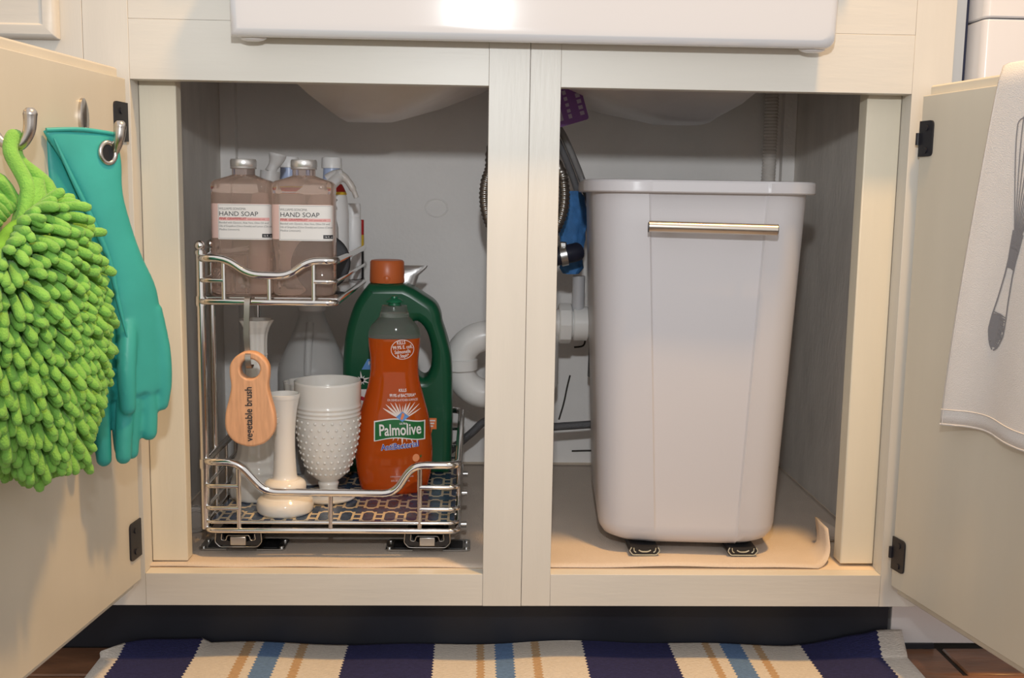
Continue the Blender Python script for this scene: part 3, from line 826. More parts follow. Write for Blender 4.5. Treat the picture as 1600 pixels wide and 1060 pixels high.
cx0 = 0.0125
zc = 0.1085
m = MB()                                   # starburst rays
for k in range(30):
    a = 2 * PI * k / 30 + 0.1; r1 = random.uniform(0.028, 0.042); wd = random.uniform(0.06, 0.12)
    if abs(math.cos(a)) > 0.93: continue
    if math.sin(a) > 0: r1 = min(r1, 0.0195 + 0.016 * abs(math.cos(a)))
    wd *= 1.35
    P = []
    for i in range(6):
        r = 0.006 + (r1 - 0.006) * i / 5; ww = wd * (1 - i / 5.0) + 0.004
        P.append((dfn(0.0005)(cx0 + r * math.cos(a - ww), zc + r * math.sin(a - ww)), dfn(0.0005)(cx0 + r * math.cos(a + ww), zc + r * math.sin(a + ww))))
    for p, q in zip(P, P[1:]): m.add([p[0], p[1], q[1], q[0]], [(0, 1, 2, 3)])
m.build('starburst_print', PRAY, body)
m = MB(); xs0, xs1 = -0.0255, 0.0425                     # green banner with a wave
nb_ = 24
def wavy(t): return 0.0026 * math.sin((t - 0.1) * 2 * PI * 0.85) + 0.002 * t
for (off, e, mi) in ((0.0008, 0.0016, 1), (0.0011, 0.0, 0)):
    P = []
    for i in range(nb_ + 1):
        t = i / nb_; x = xs0 - e + (xs1 - xs0 + 2 * e) * t; zz = 0.0930 - wavy(t) * -1.0
        h = 0.0128 - 0.001 * t
        col = [dfn(off)(x, zz - h - e + (2 * h + 2 * e) * j / 4) for j in range(5)]
        P.append(col)
    for a, b in zip(P, P[1:]):
        for j in range(4): m.add([a[j], b[j], b[j + 1], a[j + 1]], [(0, 1, 2, 3)], mi)
m.build('banner_print', [PGREEN, PWHITE], body)
f3 = dfn(0.0022)
m = MB(); lettering(m, f3, 'Palmolive', -0.0200, 0.0862, 0.0225, 0.0580, bold=0.0004, ang=0.035); m.build('lettering', PWHITE, body)
m = MB(); lettering(m, f3, 'ULTRA', 0.0085, 0.1020, 0.0036, 0.0105, bold=0.0001, ang=0.02); m.build('lettering', PWHITE, body)
m = MB(); lettering(m, f3, 'KILLS', cx0, 0.1475, 0.0058, 0.0105, align='CENTER', bold=0.0001); m.build('lettering', PWHITE, body)
m = MB(); lettering(m, f3, '99.9% of BACTERIA*', cx0, 0.1402, 0.0062, 0.0360, align='CENTER', bold=0.0001); m.build('lettering', PWHITE, body)
m = MB(); lettering(m, f3, 'ON DISHES & KITCHEN SURFACES', cx0, 0.1345, 0.0044, 0.0420, align='CENTER'); m.build('lettering', PWHITE, body)
m = MB(); lettering(m, f3, 'KILLS', 0.0105, 0.2140, 0.0070, 0.0115, align='CENTER', bold=0.0001, ang=0.08); m.build('lettering', PWHITE, body)
m = MB(); lettering(m, f3, '99.9% E. coli,', 0.0125, 0.2075, 0.0070, 0.0270, align='CENTER', bold=0.0001, ang=0.08); m.build('lettering', PWHITE, body)
m = MB(); lettering(m, f3, 'Salmonella', 0.0125, 0.2012, 0.0070, 0.0220, align='CENTER', bold=0.0001, ang=0.08); m.build('lettering', PWHITE, body)
m = MB(); lettering(m, f3, '& Staph*', 0.0130, 0.1955, 0.0066, 0.0160, align='CENTER', bold=0.0001, ang=0.08); m.build('lettering', PWHITE, body)
el = [(0.0122 + 0.0160 * math.cos(a), 0.2065 + 0.0140 * math.sin(a)) for a in [k * 2 * PI / 32 for k in range(33)]]
el2 = [(0.0122 + 0.0152 * math.cos(a), 0.2065 + 0.0132 * math.sin(a)) for a in [k * 2 * PI / 32 for k in range(33)]]
m = MB()
for i in range(32): m.add([f3(*el[i]), f3(*el[i + 1]), f3(*el2[i + 1]), f3(*el2[i])], [(0, 1, 2, 3)])
m.build('oval_outline', PWHITE, body)
m = MB(); lettering(m, f3, '25 FL OZ (1.56 PT) 740 mL', 0.010, 0.0205, 0.0036, 0.026, align='CENTER'); m.build('lettering', PWHITE, body)
m = MB(); lettering(m, f3, 'CONCENTRATED DISH LIQUID', 0.012, 0.0270, 0.0024, 0.032, align='CENTER'); m.build('lettering', PWHITE, body)
m = MB(); lettering(m, dfn(0.0020), 'AntiBacterial', -0.0165, 0.0655, 0.0118, 0.0525, bold=0.0006, ang=0.10); m.build('lettering_outline', PWHITE, body)
m = MB(); lettering(m, dfn(0.0024), 'AntiBacterial', -0.0165, 0.0655, 0.0118, 0.0525, bold=0.0002, ang=0.10); m.build('blue_lettering', PBLUE, body)
m = MB(); f4 = dfn(0.0017)
m.add([f4(cx0 - 0.0090, 0.1125), f4(cx0, 0.1055), f4(cx0 + 0.0090, 0.1130), f4(cx0, 0.1200)], [(0, 1, 2, 3)]); m.build('diamond_print', PLB, body)
m = MB(); f5 = dfn(0.0020)
m.add([f5(cx0 - 0.0030, 0.1095), f5(cx0 + 0.0002, 0.1085), f5(cx0 + 0.0030, 0.1160), f5(cx0 - 0.0002, 0.1185)], [(0, 1, 2, 3)]); m.build('dish_print', PORANGE, body)
m = MB(); m.add([f4(0.0315 + 0.0048 * math.cos(a), 0.0540 + 0.0056 * math.sin(a)) for a in [k * 2 * PI / 18 for k in range(18)]], [tuple(range(18))]); m.build('fruit_print', mat('print_peach', (0.85, 0.32, 0.14), 0.4), body)
m = MB(); m.add([f4(0.0365, 0.056), f4(0.0395, 0.058), f4(0.0385, 0.053)], [(0, 1, 2)]); m.build('leaf_print', PGREEN, body)

# ================================================================== green detergent bottle
gx, gy = -0.1650, 0.3270
gd = thing('detergent_bottle', (gx, gy, ZL), 'dark green handled detergent bottle with orange cap', 'detergent bottle')
left = [(-0.0502, 0.2868), (-0.0618, 0.2715), (-0.071, 0.2563), (-0.0792, 0.2329), (-0.0851, 0.2071), (-0.0883, 0.1764), (-0.089, 0.1457), (-0.0888, 0.0933), (-0.087, 0.03), (-0.084, 0.004), (-0.079, 0.0)]
right = [(0.0665, 0.0), (0.072, 0.004), (0.0740, 0.03), (0.0746, 0.0803), (0.0742, 0.1306), (0.0729, 0.1663), (0.0699, 0.1899), (0.0635, 0.2134), (0.0580, 0.2298), (0.0555, 0.2440), (0.0480, 0.2590), (0.0318, 0.2706), (0.0156, 0.2807), (0.0017, 0.2868)]
hole = [(0.018, 0.2336), (0.0273, 0.2306), (0.0367, 0.2178), (0.0426, 0.1991), (0.0446, 0.1802), (0.0435, 0.1636), (0.0393, 0.1517), (0.0335, 0.1457), (0.0265, 0.1473), (0.0183, 0.1562), (0.0136, 0.1751), (0.0123, 0.1987), (0.0127, 0.2222)]
cu = bpy.data.curves.new('det', 'CURVE'); cu.dimensions = '2D'; cu.fill_mode = 'BOTH'; cu.extrude = 0.020; cu.bevel_depth = 0.0135; cu.bevel_resolution = 4; cu.offset = -0.0130
lo = [(p.x, p.y) for p in spline([(a, b, 0) for a, b in left], 3)]; ro = [(p.x, p.y) for p in spline([(a, b, 0) for a, b in right], 3)]
add_poly(cu, lo + ro)
hs = [(p.x, p.y) for p in spline([(a, b, 0) for a, b in reversed(hole)], 2, True)]
hcx = sum(p[0] for p in hs) / len(hs); hcz = sum(p[1] for p in hs) / len(hs)
hs = [(hcx + (p[0] - hcx) * 0.98, hcz + (p[1] - hcz) * 0.98) for p in hs]
add_poly(cu, hs)
gbody = curve_mesh(cu, 'body', GREENP, gd, smooth=50)
FY = -0.0340
MB().lathe([(.284, .0235), (.2885, .0235)], 32, c=(-0.0248, 0)).build('neck', GREENP, gd, smooth=40)
cap = MB().lathe([(.2880, .0255), (.2900, .0262), (.3190, .0255), (.3215, .0235), (.3222, .020)], 40, c=(-0.0248, 0), mod=lambda a, z: 1 + 0.006 * math.sin(a * 20) * (z > .318)).build('cap', OCAP, gd, smooth=40)
m = MB(); m.sphere((-0.0238, -0.0235, .2945), 0.0062, 14, 8, (1, 0.6, 1.2)).build('cap_thumb_tab', OCAP, cap, smooth=60)
pf = lambda x, z: (x, FY - 0.0006, z)
m = MB(); m.add([pf(-0.0600, 0.1600), pf(-0.0300, 0.1600), pf(-0.0300, 0.1760), pf(-0.0510, 0.1760)], [(0, 1, 2, 3)]); m.build('blue_badge', PLB, gbody)
m = MB(); lettering(m, lambda x, z: (x, FY - 0.001, z), 'P', -0.0500, 0.1670, 0.0078, bold=0.0001); m.build('badge_lettering', PWHITE, gbody)
m = MB()
for k in range(9):
    a = 2 * PI * k / 9 + 0.3; r = (0.014, 0.008)[k % 2]
    m.add([pf(-0.060 + 0.0022 * math.cos(a + 1.57), 0.144 + 0.0022 * math.sin(a + 1.57)), pf(-0.060 + r * math.cos(a), 0.144 + r * math.sin(a)), pf(-0.060 + 0.0022 * math.cos(a - 1.57), 0.144 + 0.0022 * math.sin(a - 1.57))], [(0, 1, 2)])
patch(m, pf, -0.066, -0.040, 0.100, 0.130, 1, 1)
m.build('sparkle_print', PWHITE, gbody)
m = MB(); q = [(-0.066 + 0.024 * math.cos(a), 0.098 + 0.022 * math.sin(a)) for a in [0.3 + k * 2.4 / 14 for k in range(15)]]
for i in range(14): m.add([(q[i][0], FY - 0.0009, q[i][1]), (q[i + 1][0], FY - 0.0009, q[i + 1][1]), (q[i + 1][0] * 0.93 - 0.004, FY - 0.0009, q[i + 1][1] - 0.006), (q[i][0] * 0.93 - 0.004, FY - 0.0009, q[i][1] - 0.006)], [(0, 1, 2, 3)])
m.build('swirl_print', PRED, gbody)
m = MB(); patch(m, pf, 0.036, 0.0520, 0.0700, 0.0870, 1, 1); m.add([pf(0.037, 0.058), pf(0.0435, 0.058), pf(0.0455, 0.0698), pf(0.037, 0.0698)], [(0, 1, 2, 3)]); m.build('orange_badge', PORANGE, gbody)
m = MB()
for i in range(3): patch(m, lambda x, z: (x, FY - 0.001, z), 0.0385, 0.0500 - 0.0015 * i, 0.0820 - i * 0.0042, 0.0842 - i * 0.0042, 1, 1)
m.build('orange_badge_print', PWHITE, gbody)

# silver foil pouch behind it
FOIL = mat('silver_foil', (0.62, 0.62, 0.62), 0.22, metal=0.85, bump=0.4, bscale=30)
m = MB(); rings = []
for z, hw, hd, cx_ in ((0, .030, .012, 0), (.01, .034, .0135, 0), (.15, .034, .013, 0), (.24, .030, .011, 0.002), (.275, .0245, .009, 0.004), (.295, .0270, .0075, 0.008), (.306, .0330, .0045, 0.0135), (.3105, .0345, .0012, 0.0145)):
    rings.append(super_ring(hw, hd, z, 2.2, 28, cx_))
pch = m.loft(rings).build('foil_pouch', FOIL, None, loc=(-0.1800, 0.3800, ZL), smooth=50)
tag(pch, 'silver foil pouch corner sticking up behind the green detergent bottle', 'pouch')

# ================================================================== waste bin
bn = thing('waste_bin', (0.2365, 0.206, 0.1424), 'tall white plastic waste bin with steel bar handle', 'waste bin', math.radians(-4))


def bin_ring(hw, hd, z, step=0.0030, rc=0.045, pl=0.0, pr=0.0, panel=True):
    """rounded rectangle with a shallow stepped panel on the front (-y)"""
    pts = []
    k = 7
    def corner(cx, cy, a0):
        for i in range(k + 1):
            a = a0 + (PI / 2) * i / k
            pts.append((cx + rc * math.cos(a), cy + rc * math.sin(a), z))
    corner(-hw + rc, -hd + rc, PI)
    for x, o in ((pl - 0.0022, 0), (pl + 0.0002, step * 0.9), (pl + 0.0022, step), (pr - 0.0022, step), (pr - 0.0002, step * 0.9), (pr + 0.0022, 0)):
        pts.append((x, -hd + (o if panel else 0) - 0.004 * (1 - (x / hw) ** 2), z))
    corner(hw - rc, -hd + rc, -PI / 2)
    corner(hw - rc, hd - rc, 0)
    corner(-hw + rc, hd - rc, PI / 2)
    return pts


H = 0.470
tw, td, bw, bdp = 0.1375, 0.158, 0.1165, 0.142
rings = []
def bsec(t): return bw + (tw - bw) * t, bdp + (td - bdp) * t
def prng(t): return -0.0420 + (-0.0660 + 0.0420) * t, 0.0610 + (0.0790 - 0.0610) * t
for z, sh in ((0.0, 0.028), (0.0025, 0.016), (0.008, 0.007), (0.018, 0.0015), (0.028, 0.0)):
    hw, hd = bsec(z / H); a, b = prng(z / H); rings.append(bin_ring(hw - sh, hd - sh * 0.8, z, rc=0.040, pl=a, pr=b, step=0.0030 if z > 0.02 else 0.0012))
for i in range(1, 13):
    t = (0.028 + (H - 0.028 - 0.012) * i / 12) / H
    hw, hd = bsec(t); a, b = prng(t); rings.append(bin_ring(hw, hd, t * H, pl=a, pr=b, rc=0.042 + 0.006 * t))
hw, hd = bsec(1); a, b = prng(1)
rings.append(bin_ring(hw, hd, H - 0.004, pl=a, pr=b, rc=0.048, panel=False))
t = 1.0
for (dw_, z) in ((-0.004, H - 0.004), (-0.004, H - 0.012)):
    rings.append(bin_ring(hw + dw_, hd + dw_, z, pl=a, pr=b, rc=0.046, panel=False))
for i in (8, 4, 0):
    t = i / 10; h2, d2 = bsec(t); a2, b2 = prng(t); rings.append(bin_ring(h2 - 0.004, d2 - 0.004, 0.02 + t * (H - 0.03), pl=a2, pr=b2, rc=0.040, panel=False))
MB().loft(rings).build('body', BINP, bn, smooth=35)
rr = []
for (e, z) in ((0.0005, H - 0.0085), (0.0095, H - 0.0085), (0.0112, H - 0.0070), (0.0112, H + 0.0045), (0.0095, H + 0.0068), (0.006, H + 0.0075), (-0.004, H + 0.0062), (-0.0055, H + 0.002), (-0.0055, H - 0.0085)):
    rr.append(bin_ring(hw + e, hd + e, z, pl=a, pr=b, rc=0.048 + e, step=0.0012))
MB().loft(rr, closed=True).build('rim', BINP, bn, smooth=35)
hz = 0.4190
hy = -0.157 - 0.030
hdl = MB().tube([(-0.0690, hy, hz + 0.0012), (0.0870, hy, hz - 0.0008)], 0.0070, 24).build('bar_handle', STEEL, bn, smooth=40)
for x in (-0.040, 0.058):
    MB().tube([(x, hy, hz + 0.0003), (x, -0.152, hz + 0.0003)], 0.0045, 14).build('handle_post', STEEL, hdl, smooth=40)
for x in (-0.0693, 0.0873):
    s = 1 if x > 0 else -1
    MB().tube([(x - 0.0004 * s, hy, hz), (x + 0.0006 * s, hy, hz)], 0.0062, 20).build('end_cap', BLKPLASTIC, hdl, smooth=40)
for (xc, lab) in ((0.1690, 'slide rail under the left side of the white bin'), (0.2990, 'slide rail under the right side of the white bin')):
    t = thing('bin_slide', (xc, 0.206, 0.1318), lab, 'drawer slide', group='slide rails under the bin')
    pr = [(-0.0200, 0.0060), (-0.0155, 0.0), (0.0155, 0.0), (0.0200, 0.0060), (0.0175, 0.0105), (-0.0175, 0.0105)]
    MB().loft([[(a, -0.145, b) for a, b in pr], [(a, 0.16, b) for a, b in pr]]).build('track', BLKPLASTIC, t)
    MB().tube(fillet([(a, -0.1458, b) for a, b in ((-0.0175, 0.0105), (-0.0200, 0.0060), (-0.0155, 0.0004), (0.0155, 0.0004), (0.0200, 0.0060), (0.0175, 0.0105))], 0.002, 3), 0.0008, 6).build('track_edge', mat('pale_slide_edge', (0.65, 0.68, 0.60), 0.35, metal=0.6), t, smooth=60)
    m = MB()
    for s in (-1, 1): m.tube(fillet([(s * 0.0145, -0.1462, 0.0100), (s * 0.0140, -0.1462, 0.0055), (s * 0.0115, -0.1462, 0.0040)], 0.002, 3), 0.0008, 6)
    m.tube(fillet([(-0.008, -0.1462, 0.0070), (-0.004, -0.1462, 0.0048), (0.004, -0.1462, 0.0048), (0.008, -0.1462, 0.0070)], 0.002, 3), 0.0009, 6)
    m.build('inner_track_edge', MATS['pale_slide_edge'], t, smooth=60)

# ================================================================== plumbing behind the centre stile
dp = thing('drain_trap', (0.0, 0.40, 0.25), 'white plastic drain trap and arm behind the centre stile', 'drain pipe')
P_ = lambda x, y, z: (x, y - 0.40, z - 0.25)
arc = [(-0.0345 + 0.048 * math.cos(a) * 1.0, 0.40, 0.3285 + 0.047 * math.sin(a)) for a in [PI / 2 + k * PI / 16 for k in range(17)]]
MB().tube([P_(*p) for p in [(0.03, 0.40, 0.3755)] + arc[:9]], 0.0245, 24).build('upper_bend', PVC, dp, smooth=60)
MB().tube([P_(*p) for p in arc[8:] + [(0.02, 0.40, 0.2815)]], 0.0235, 24).build('lower_bend', PVC, dp, smooth=60)
m = MB(); m.lathe([(0.3200 - .25, .0275), (0.3215 - .25, .0300), (0.3370 - .25, .0300), (0.3385 - .25, .0275)], 32, c=(-0.0825, 0), mod=lambda a, z: 1 + 0.03 * (math.cos(a * 8) > 0.6))
m.build('slip_nut', PVC, dp, smooth=30)
MB().tube([P_(0.02, 0.40, 0.2815), P_(0.05, 0.40, 0.2815), P_(0.055, 0.40, 0.30), P_(0.055, 0.40, 0.40)], 0.0225, 20).build('riser', PVC, dp, smooth=60)
MB().tube([P_(0.05, 0.40, 0.397), P_(0.16, 0.40, 0.397)], 0.0225, 24).build('arm', PVC, dp, smooth=60)


def xring(name, x0, x1, r, n=32, ribs=0):
    m = MB(); rings = []
    for x, q in ((x0, r * .93), (x0 + 0.002, r), (x1 - 0.002, r), (x1, r * .93)):
        rings.append([P_(x, 0.40 + q * (1 + (0.05 if ribs and (j % (n // ribs)) == 0 else 0)) * math.cos(2 * PI * j / n), 0.397 + q * (1 + (0.05 if ribs and (j % (n // ribs)) == 0 else 0)) * math.sin(2 * PI * j / n)) for j in range(n)])
    m.loft(rings).build(name, PVC, dp, smooth=30)


xring('slip_nut', 0.076, 0.0965, 0.0310, 32, 8)
xring('coupling', 0.0985, 0.123, 0.0275)
xring('flange', 0.1245, 0.1305, 0.0300)
MB().tube([P_(0.1065, 0.395, 0.412), P_(0.1065, 0.395, 0.473)], 0.0100, 18).build('branch_pipe', mat('grey_pvc', (0.50, 0.50, 0.52), 0.4), dp, smooth=50)
MB().tube([P_(0.0, 0.40, 0.66), P_(0.0, 0.40, 0.398), P_(0.04, 0.40, 0.375)], 0.021, 20).build('tailpiece', PVC, dp, smooth=50)


def ribbed_hose(name, path, r, m, label, cat, amp=0.18, per=3, n=12):
    k = len(path)
    rr = [r * (1 + amp * (0.5 - abs(((i % per) / per) - 0.5) * 2)) for i in range(k)]
    o = MB().tube(path, rr, n).build(name, m, None, smooth=70)
    return tag(o, label, cat)


HOSEM = mat('steel_hose', (0.30, 0.28, 0.26), 0.32, metal=1.0)
loop = [(0.000, 0.30, 0.800), (-0.003, 0.30, 0.740), (-0.020, 0.30, 0.700), (-0.035, 0.30, 0.665)] + [(0.014 + 0.0590 * math.cos(a), 0.30 + 0.004 * math.sin(a * 0.5), 0.597 + 0.080 * math.sin(a)) for a in [math.radians(150 + k * 15) for k in range(17)]] + [(0.030, 0.31, 0.690), (0.008, 0.312, 0.735), (0.004, 0.315, 0.800)]
ribbed_hose('faucet_hose', spline(loop, 14), 0.0078, HOSEM, 'coiled metal faucet hose looped behind the centre stile', 'hose', 0.2, 4)
BRAID = mat('braided_hose', (0.20, 0.20, 0.21), 0.4, metal=0.7, bump=0.8, bscale=900)
for dx, lab in ((-0.002, 'dark braided supply hose slanting down behind the bin rim'), (0.011, 'paler braided supply hose beside the dark one behind bin')):
    o = MB().tube(spline([(0.040 + dx, 0.488, 0.79), (0.044 + dx, 0.480, 0.745), (0.058 + dx, 0.430, 0.710), (0.0735 + dx, 0.41, 0.680), (0.105 + dx, 0.41, 0.605), (0.135 + dx, 0.43, 0.50), (0.14 + dx, 0.47, 0.30)], 8), 0.0055, 12).build('supply_hose', BRAID if dx < 0 else mat('braided_hose_light', (0.34, 0.33, 0.33), 0.4, metal=0.7, bump=0.8, bscale=900), None, smooth=60)
    tag(o, lab, 'hose', 'braided supply hoses')
o = MB().tube(spline([(-0.115, 0.50, 0.150), (-0.085, 0.47, 0.180), (-0.060, 0.455, 0.205), (-0.036, 0.45, 0.226), (0.0, 0.45, 0.223), (0.05, 0.45, 0.2165), (0.10, 0.45, 0.219), (0.16, 0.455, 0.2225)], 8), 0.0068, 12).build('supply_hose', BRAID, None, smooth=60)
tag(o, 'low braided hose running across behind the drain trap', 'hose')
t = thing('dishwasher_hose', (0.08, 0.30, 0.50), 'black rubber drain hose with a metal clamp beside bin', 'hose')
MB().tube([(-0.040, 0, 0.004), (-0.015, 0, 0.009), (0.010, 0, 0.015), (0.014, 0.004, 0.016)], 0.0140, 20).build('rubber_sleeve', mat('navy_rubber', (0.012, 0.014, 0.03), 0.5), t, smooth=60)
m = MB(); m.tube([(-0.0115, 0, 0.0095), (-0.0020, 0, 0.0118)], 0.0162, 24).build('hose_clamp', ZINC, t, smooth=30)
MB().box(-0.013, -0.003, -0.012, -0.002, 0.022, 0.031).build('clamp_screw', ZINC, t, bevel=0.002)
m = MB(); rings = []
for i in range(15):
    z = i / 14.0
    ring_ = []
    for j in range(28):
        a = 2 * PI * j / 28
        q = 1 + 0.10 * math.sin(a * 5 + z * 6) + 0.06 * math.sin(a * 9 - z * 11) + random.uniform(-.02, .02)
        w = 0.019 * (1 - 0.15 * math.sin(z * 7)) * (0.6 if i in (0, 14) else 1)
        ring_.append((w * q * math.cos(a), 0.013 * q * math.sin(a), z * 0.128))
    rings.append(ring_)
o = m.loft(rings).build('cleaning_cloth', mat('blue_cloth', (0.045, 0.17, 0.42), 0.75, var=0.25, vscale=60, bump=0.5, bscale=150), None, loc=(0.0925, 0.375, 0.478), smooth=60)
tag(o, 'crumpled blue cloth tucked behind the bin corner', 'cloth')
# purple hang tag
tg = thing('hang_tag', (0.0715, 0.260, 0.7440), 'purple paper tag hanging under the sink near the stile', 'tag')
tg.rotation_euler = (0, math.radians(-17), 0)
pl = fillet([(-0.030, 0, -0.044), (0.019, 0, -0.044), (0.019, 0, 0.026), (-0.030, 0, 0.026)], 0.004, 4)
MB().loft([[(p.x, 0, p.z) for p in pl], [(p.x, 0.0012, p.z) for p in pl]]).build('card', mat('purple_card', (0.16, 0.055, 0.24), 0.5), tg)
m = MB()
for k in range(7):
    for (x0, hgt) in ((0.0085, 0.0062), (-0.0085, 0.0050)):
        z = -0.036 + k * 0.0085; w = random.uniform(0.0045, 0.0068)
        m.box(x0, x0 + hgt, -0.0004, 0.0002, z, z + w)
m.box(-0.028, -0.0165, -0.0004, 0.0002, -0.036, 0.008)
m.build('tag_print', mat('print_lilac', (0.36, 0.30, 0.42), 0.6), tg)
# white corrugated hose in the right rear corner
ribbed_hose('drain_hose', [(0.4360 + 0.001 * math.sin(i * 0.02), 0.525, 0.80 - i * 0.00135) for i in range(480)], 0.0115, mat('hose_white', (0.66, 0.62, 0.58), 0.5), 'white corrugated hose rising in the right rear corner', 'hose', 0.16, 4)
# translucent round cap on the floor, left
t = thing('round_lid', (-0.4380, 0.150, 0.1296), 'clear round plastic lid standing in the left front corner', 'lid', math.radians(20))
m = MB(); m.loft([[(r * math.cos(a), yy, 0.0185 + r * math.sin(a)) for a in [k * 2 * PI / 30 for k in range(30)]] for r, yy in ((.0165, 0.0), (.0182, 0.0008), (.0182, 0.012), (.0165, 0.013))]).build('cup', mat('clear_lid', (0.72, 0.68, 0.64), 0.2, trans=0.6, ior=1.2), t, smooth=40)
m = MB(); m.tube([(0.0125 * math.cos(a), -0.0004, 0.0185 + 0.0125 * math.sin(a)) for a in [k * 2 * PI / 30 for k in range(30)]], 0.0008, 6, True).build('moulded_ring', MATS['clear_lid'], t, smooth=60)

# ================================================================== rubber gloves on the left door
RUB = mat('teal_rubber', (0.042, 0.38, 0.345), 0.42, var=0.10, vscale=14, bump=0.10, bscale=120)
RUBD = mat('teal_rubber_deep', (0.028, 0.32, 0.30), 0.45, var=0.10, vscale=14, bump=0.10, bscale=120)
GU = Vector((0.64, 0.77, 0)).normalized(); GN = Vector((0.77, -0.64, 0)).normalized(); GO = Vector((-0.4630, -0.1595, 0))


def glove(sections, fingers, n0, m, label, name='rubber_glove'):
    """sections: (z, u centre, half width, half thickness); fingers: lists of (u, z, n, r)"""
    base = GO + GU * 0.01 + Vector((0, 0, 0.45))
    def W3(u, z, n): return GO + GU * u + GN * (n0 + n) + Vector((0, 0, z)) - base
    mb = MB(); rings = []
    secs = []
    keys = [Vector((z, u, h)) for z, u, h, th in sections]
    k3 = spline(keys, 5); k4 = spline([Vector((s[0], s[3], 0)) for s in sections], 5)
    for a, b in zip(k3, k4):
        ring = []
        for j in range(28):
            t = 2 * PI * j / 28; c, s = math.cos(t), math.sin(t)
            ring.append(W3(a.y + a.z * math.copysign(abs(c) ** 0.8, c), a.x, b.y * math.copysign(abs(s) ** 0.8, s)))
        rings.append(ring)
    mb.loft(rings)
    for fg in fingers:
        pts = spline([Vector((u, z, n)) for u, z, n, r in fg], 5); rs = spline([Vector((r, 0, 0)) for u, z, n, r in fg], 5)
        mb.tube([W3(p.x, p.y, p.z) for p in pts], [r.x for r in rs], 14)
        e = pts[-1]; mb.sphere(W3(e.x, e.y, e.z), rs[-1].x, 14, 8)
    o = mb.build(name, m, None, loc=base, smooth=180)
    r = o.modifiers.new('r', 'REMESH'); r.mode = 'VOXEL'; r.voxel_size = 0.0022; r.use_smooth_shade = True
    s = o.modifiers.new('s', 'SMOOTH'); s.factor = 0.5; s.iterations = 4
    bpy.context.view_layer.update()
    me = bpy.data.meshes.new_from_object(o.evaluated_get(bpy.context.evaluated_depsgraph_get()))
    o.modifiers.clear(); old = o.data; o.data = me; bpy.data.meshes.remove(old); me.name = name
    tag(o, label, 'glove', 'pair of rubber gloves')
    return o, W3


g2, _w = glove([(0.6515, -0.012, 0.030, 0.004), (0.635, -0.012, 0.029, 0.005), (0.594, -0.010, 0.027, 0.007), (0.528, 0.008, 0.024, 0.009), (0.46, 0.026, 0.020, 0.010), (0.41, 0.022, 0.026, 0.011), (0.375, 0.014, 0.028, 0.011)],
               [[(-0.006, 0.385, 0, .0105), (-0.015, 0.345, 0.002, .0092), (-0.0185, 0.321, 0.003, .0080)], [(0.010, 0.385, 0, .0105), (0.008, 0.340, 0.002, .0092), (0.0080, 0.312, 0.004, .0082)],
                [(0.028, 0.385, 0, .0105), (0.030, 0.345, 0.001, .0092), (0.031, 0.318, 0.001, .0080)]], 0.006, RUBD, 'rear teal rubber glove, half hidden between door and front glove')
g1, w1 = glove([(0.6545, -0.010, 0.0385, 0.0045), (0.648, -0.007, 0.0390, 0.0055), (0.625, 0.003, 0.0330, 0.008), (0.594, 0.0105, 0.0250, 0.010), (0.56, 0.021, 0.0225, 0.011), (0.527, 0.0325, 0.0225, 0.012), (0.49, 0.0450, 0.0265, 0.013), (0.44, 0.0505, 0.0265, 0.014), (0.40, 0.0510, 0.0300, 0.013), (0.380, 0.0500, 0.0270, 0.012)],
               [[(0.0340, 0.400, 0, .0100), (0.0270, 0.350, 0.004, .0092), (0.0235, 0.314, 0.006, .0084)], [(0.044, 0.395, 0, .0100), (0.040, 0.350, -0.002, .0092), (0.0380, 0.315, -0.003, .0084)],
                [(0.056, 0.395, 0, .0105), (0.0585, 0.360, 0.001, .0098), (0.0575, 0.334, 0.002, .0090)], [(0.066, 0.470, 0.002, .0105), (0.0735, 0.425, 0.005, .0102), (0.0755, 0.390, 0.005, .0095), (0.0735, 0.3640, 0.003, .0080)],
                [(0.040, 0.475, 0.000, .0080), (0.031, 0.440, 0.009, .0100), (0.026, 0.405, 0.013, .0098), (0.0265, 0.368, 0.013, .0084)]], 0.016, RUB, 'front teal rubber glove hanging by a metal eyelet beside the green mitt')
# eyelet, cuff fold
ey = w1(0.0160, 0.634, 0.0085)
m = MB(); m.tube([ey + GU * (0.0085 * math.cos(a)) + Vector((0, 0, 0.0105 * math.sin(a))) for a in [k * 2 * PI / 26 for k in range(26)]], 0.0026, 10, True)
m.build('eyelet', NICKEL, g1, smooth=60)
m = MB(); m.add([ey + GU * (0.0085 * math.cos(a)) + Vector((0, 0, 0.0105 * math.sin(a))) + GN * 0.0004 for a in [k * 2 * PI / 26 for k in range(26)]], [tuple(range(26))]); m.build('painted_hole', BLKPLASTIC, g1)  # black disc painting in the dark of the eyelet opening
m = MB()
m.tube(spline([w1(-0.040, 0.646, 0.006), w1(-0.026, 0.610, 0.0100), w1(-0.006, 0.565, 0.0125), w1(0.010, 0.525, 0.0135), w1(0.019, 0.480, 0.0140), w1(0.027, 0.440, 0.0160)], 6), [0.0008 + 0.0022 * math.sin(PI * i / 30) for i in range(31)], 8)
m.tube(spline([w1(-0.046, 0.6535, 0.003), w1(-0.01, 0.6560, 0.0055), w1(0.028, 0.6535, 0.003)], 6), 0.0022, 8)
m.build('cuff_bead', RUB, g1, smooth=60)

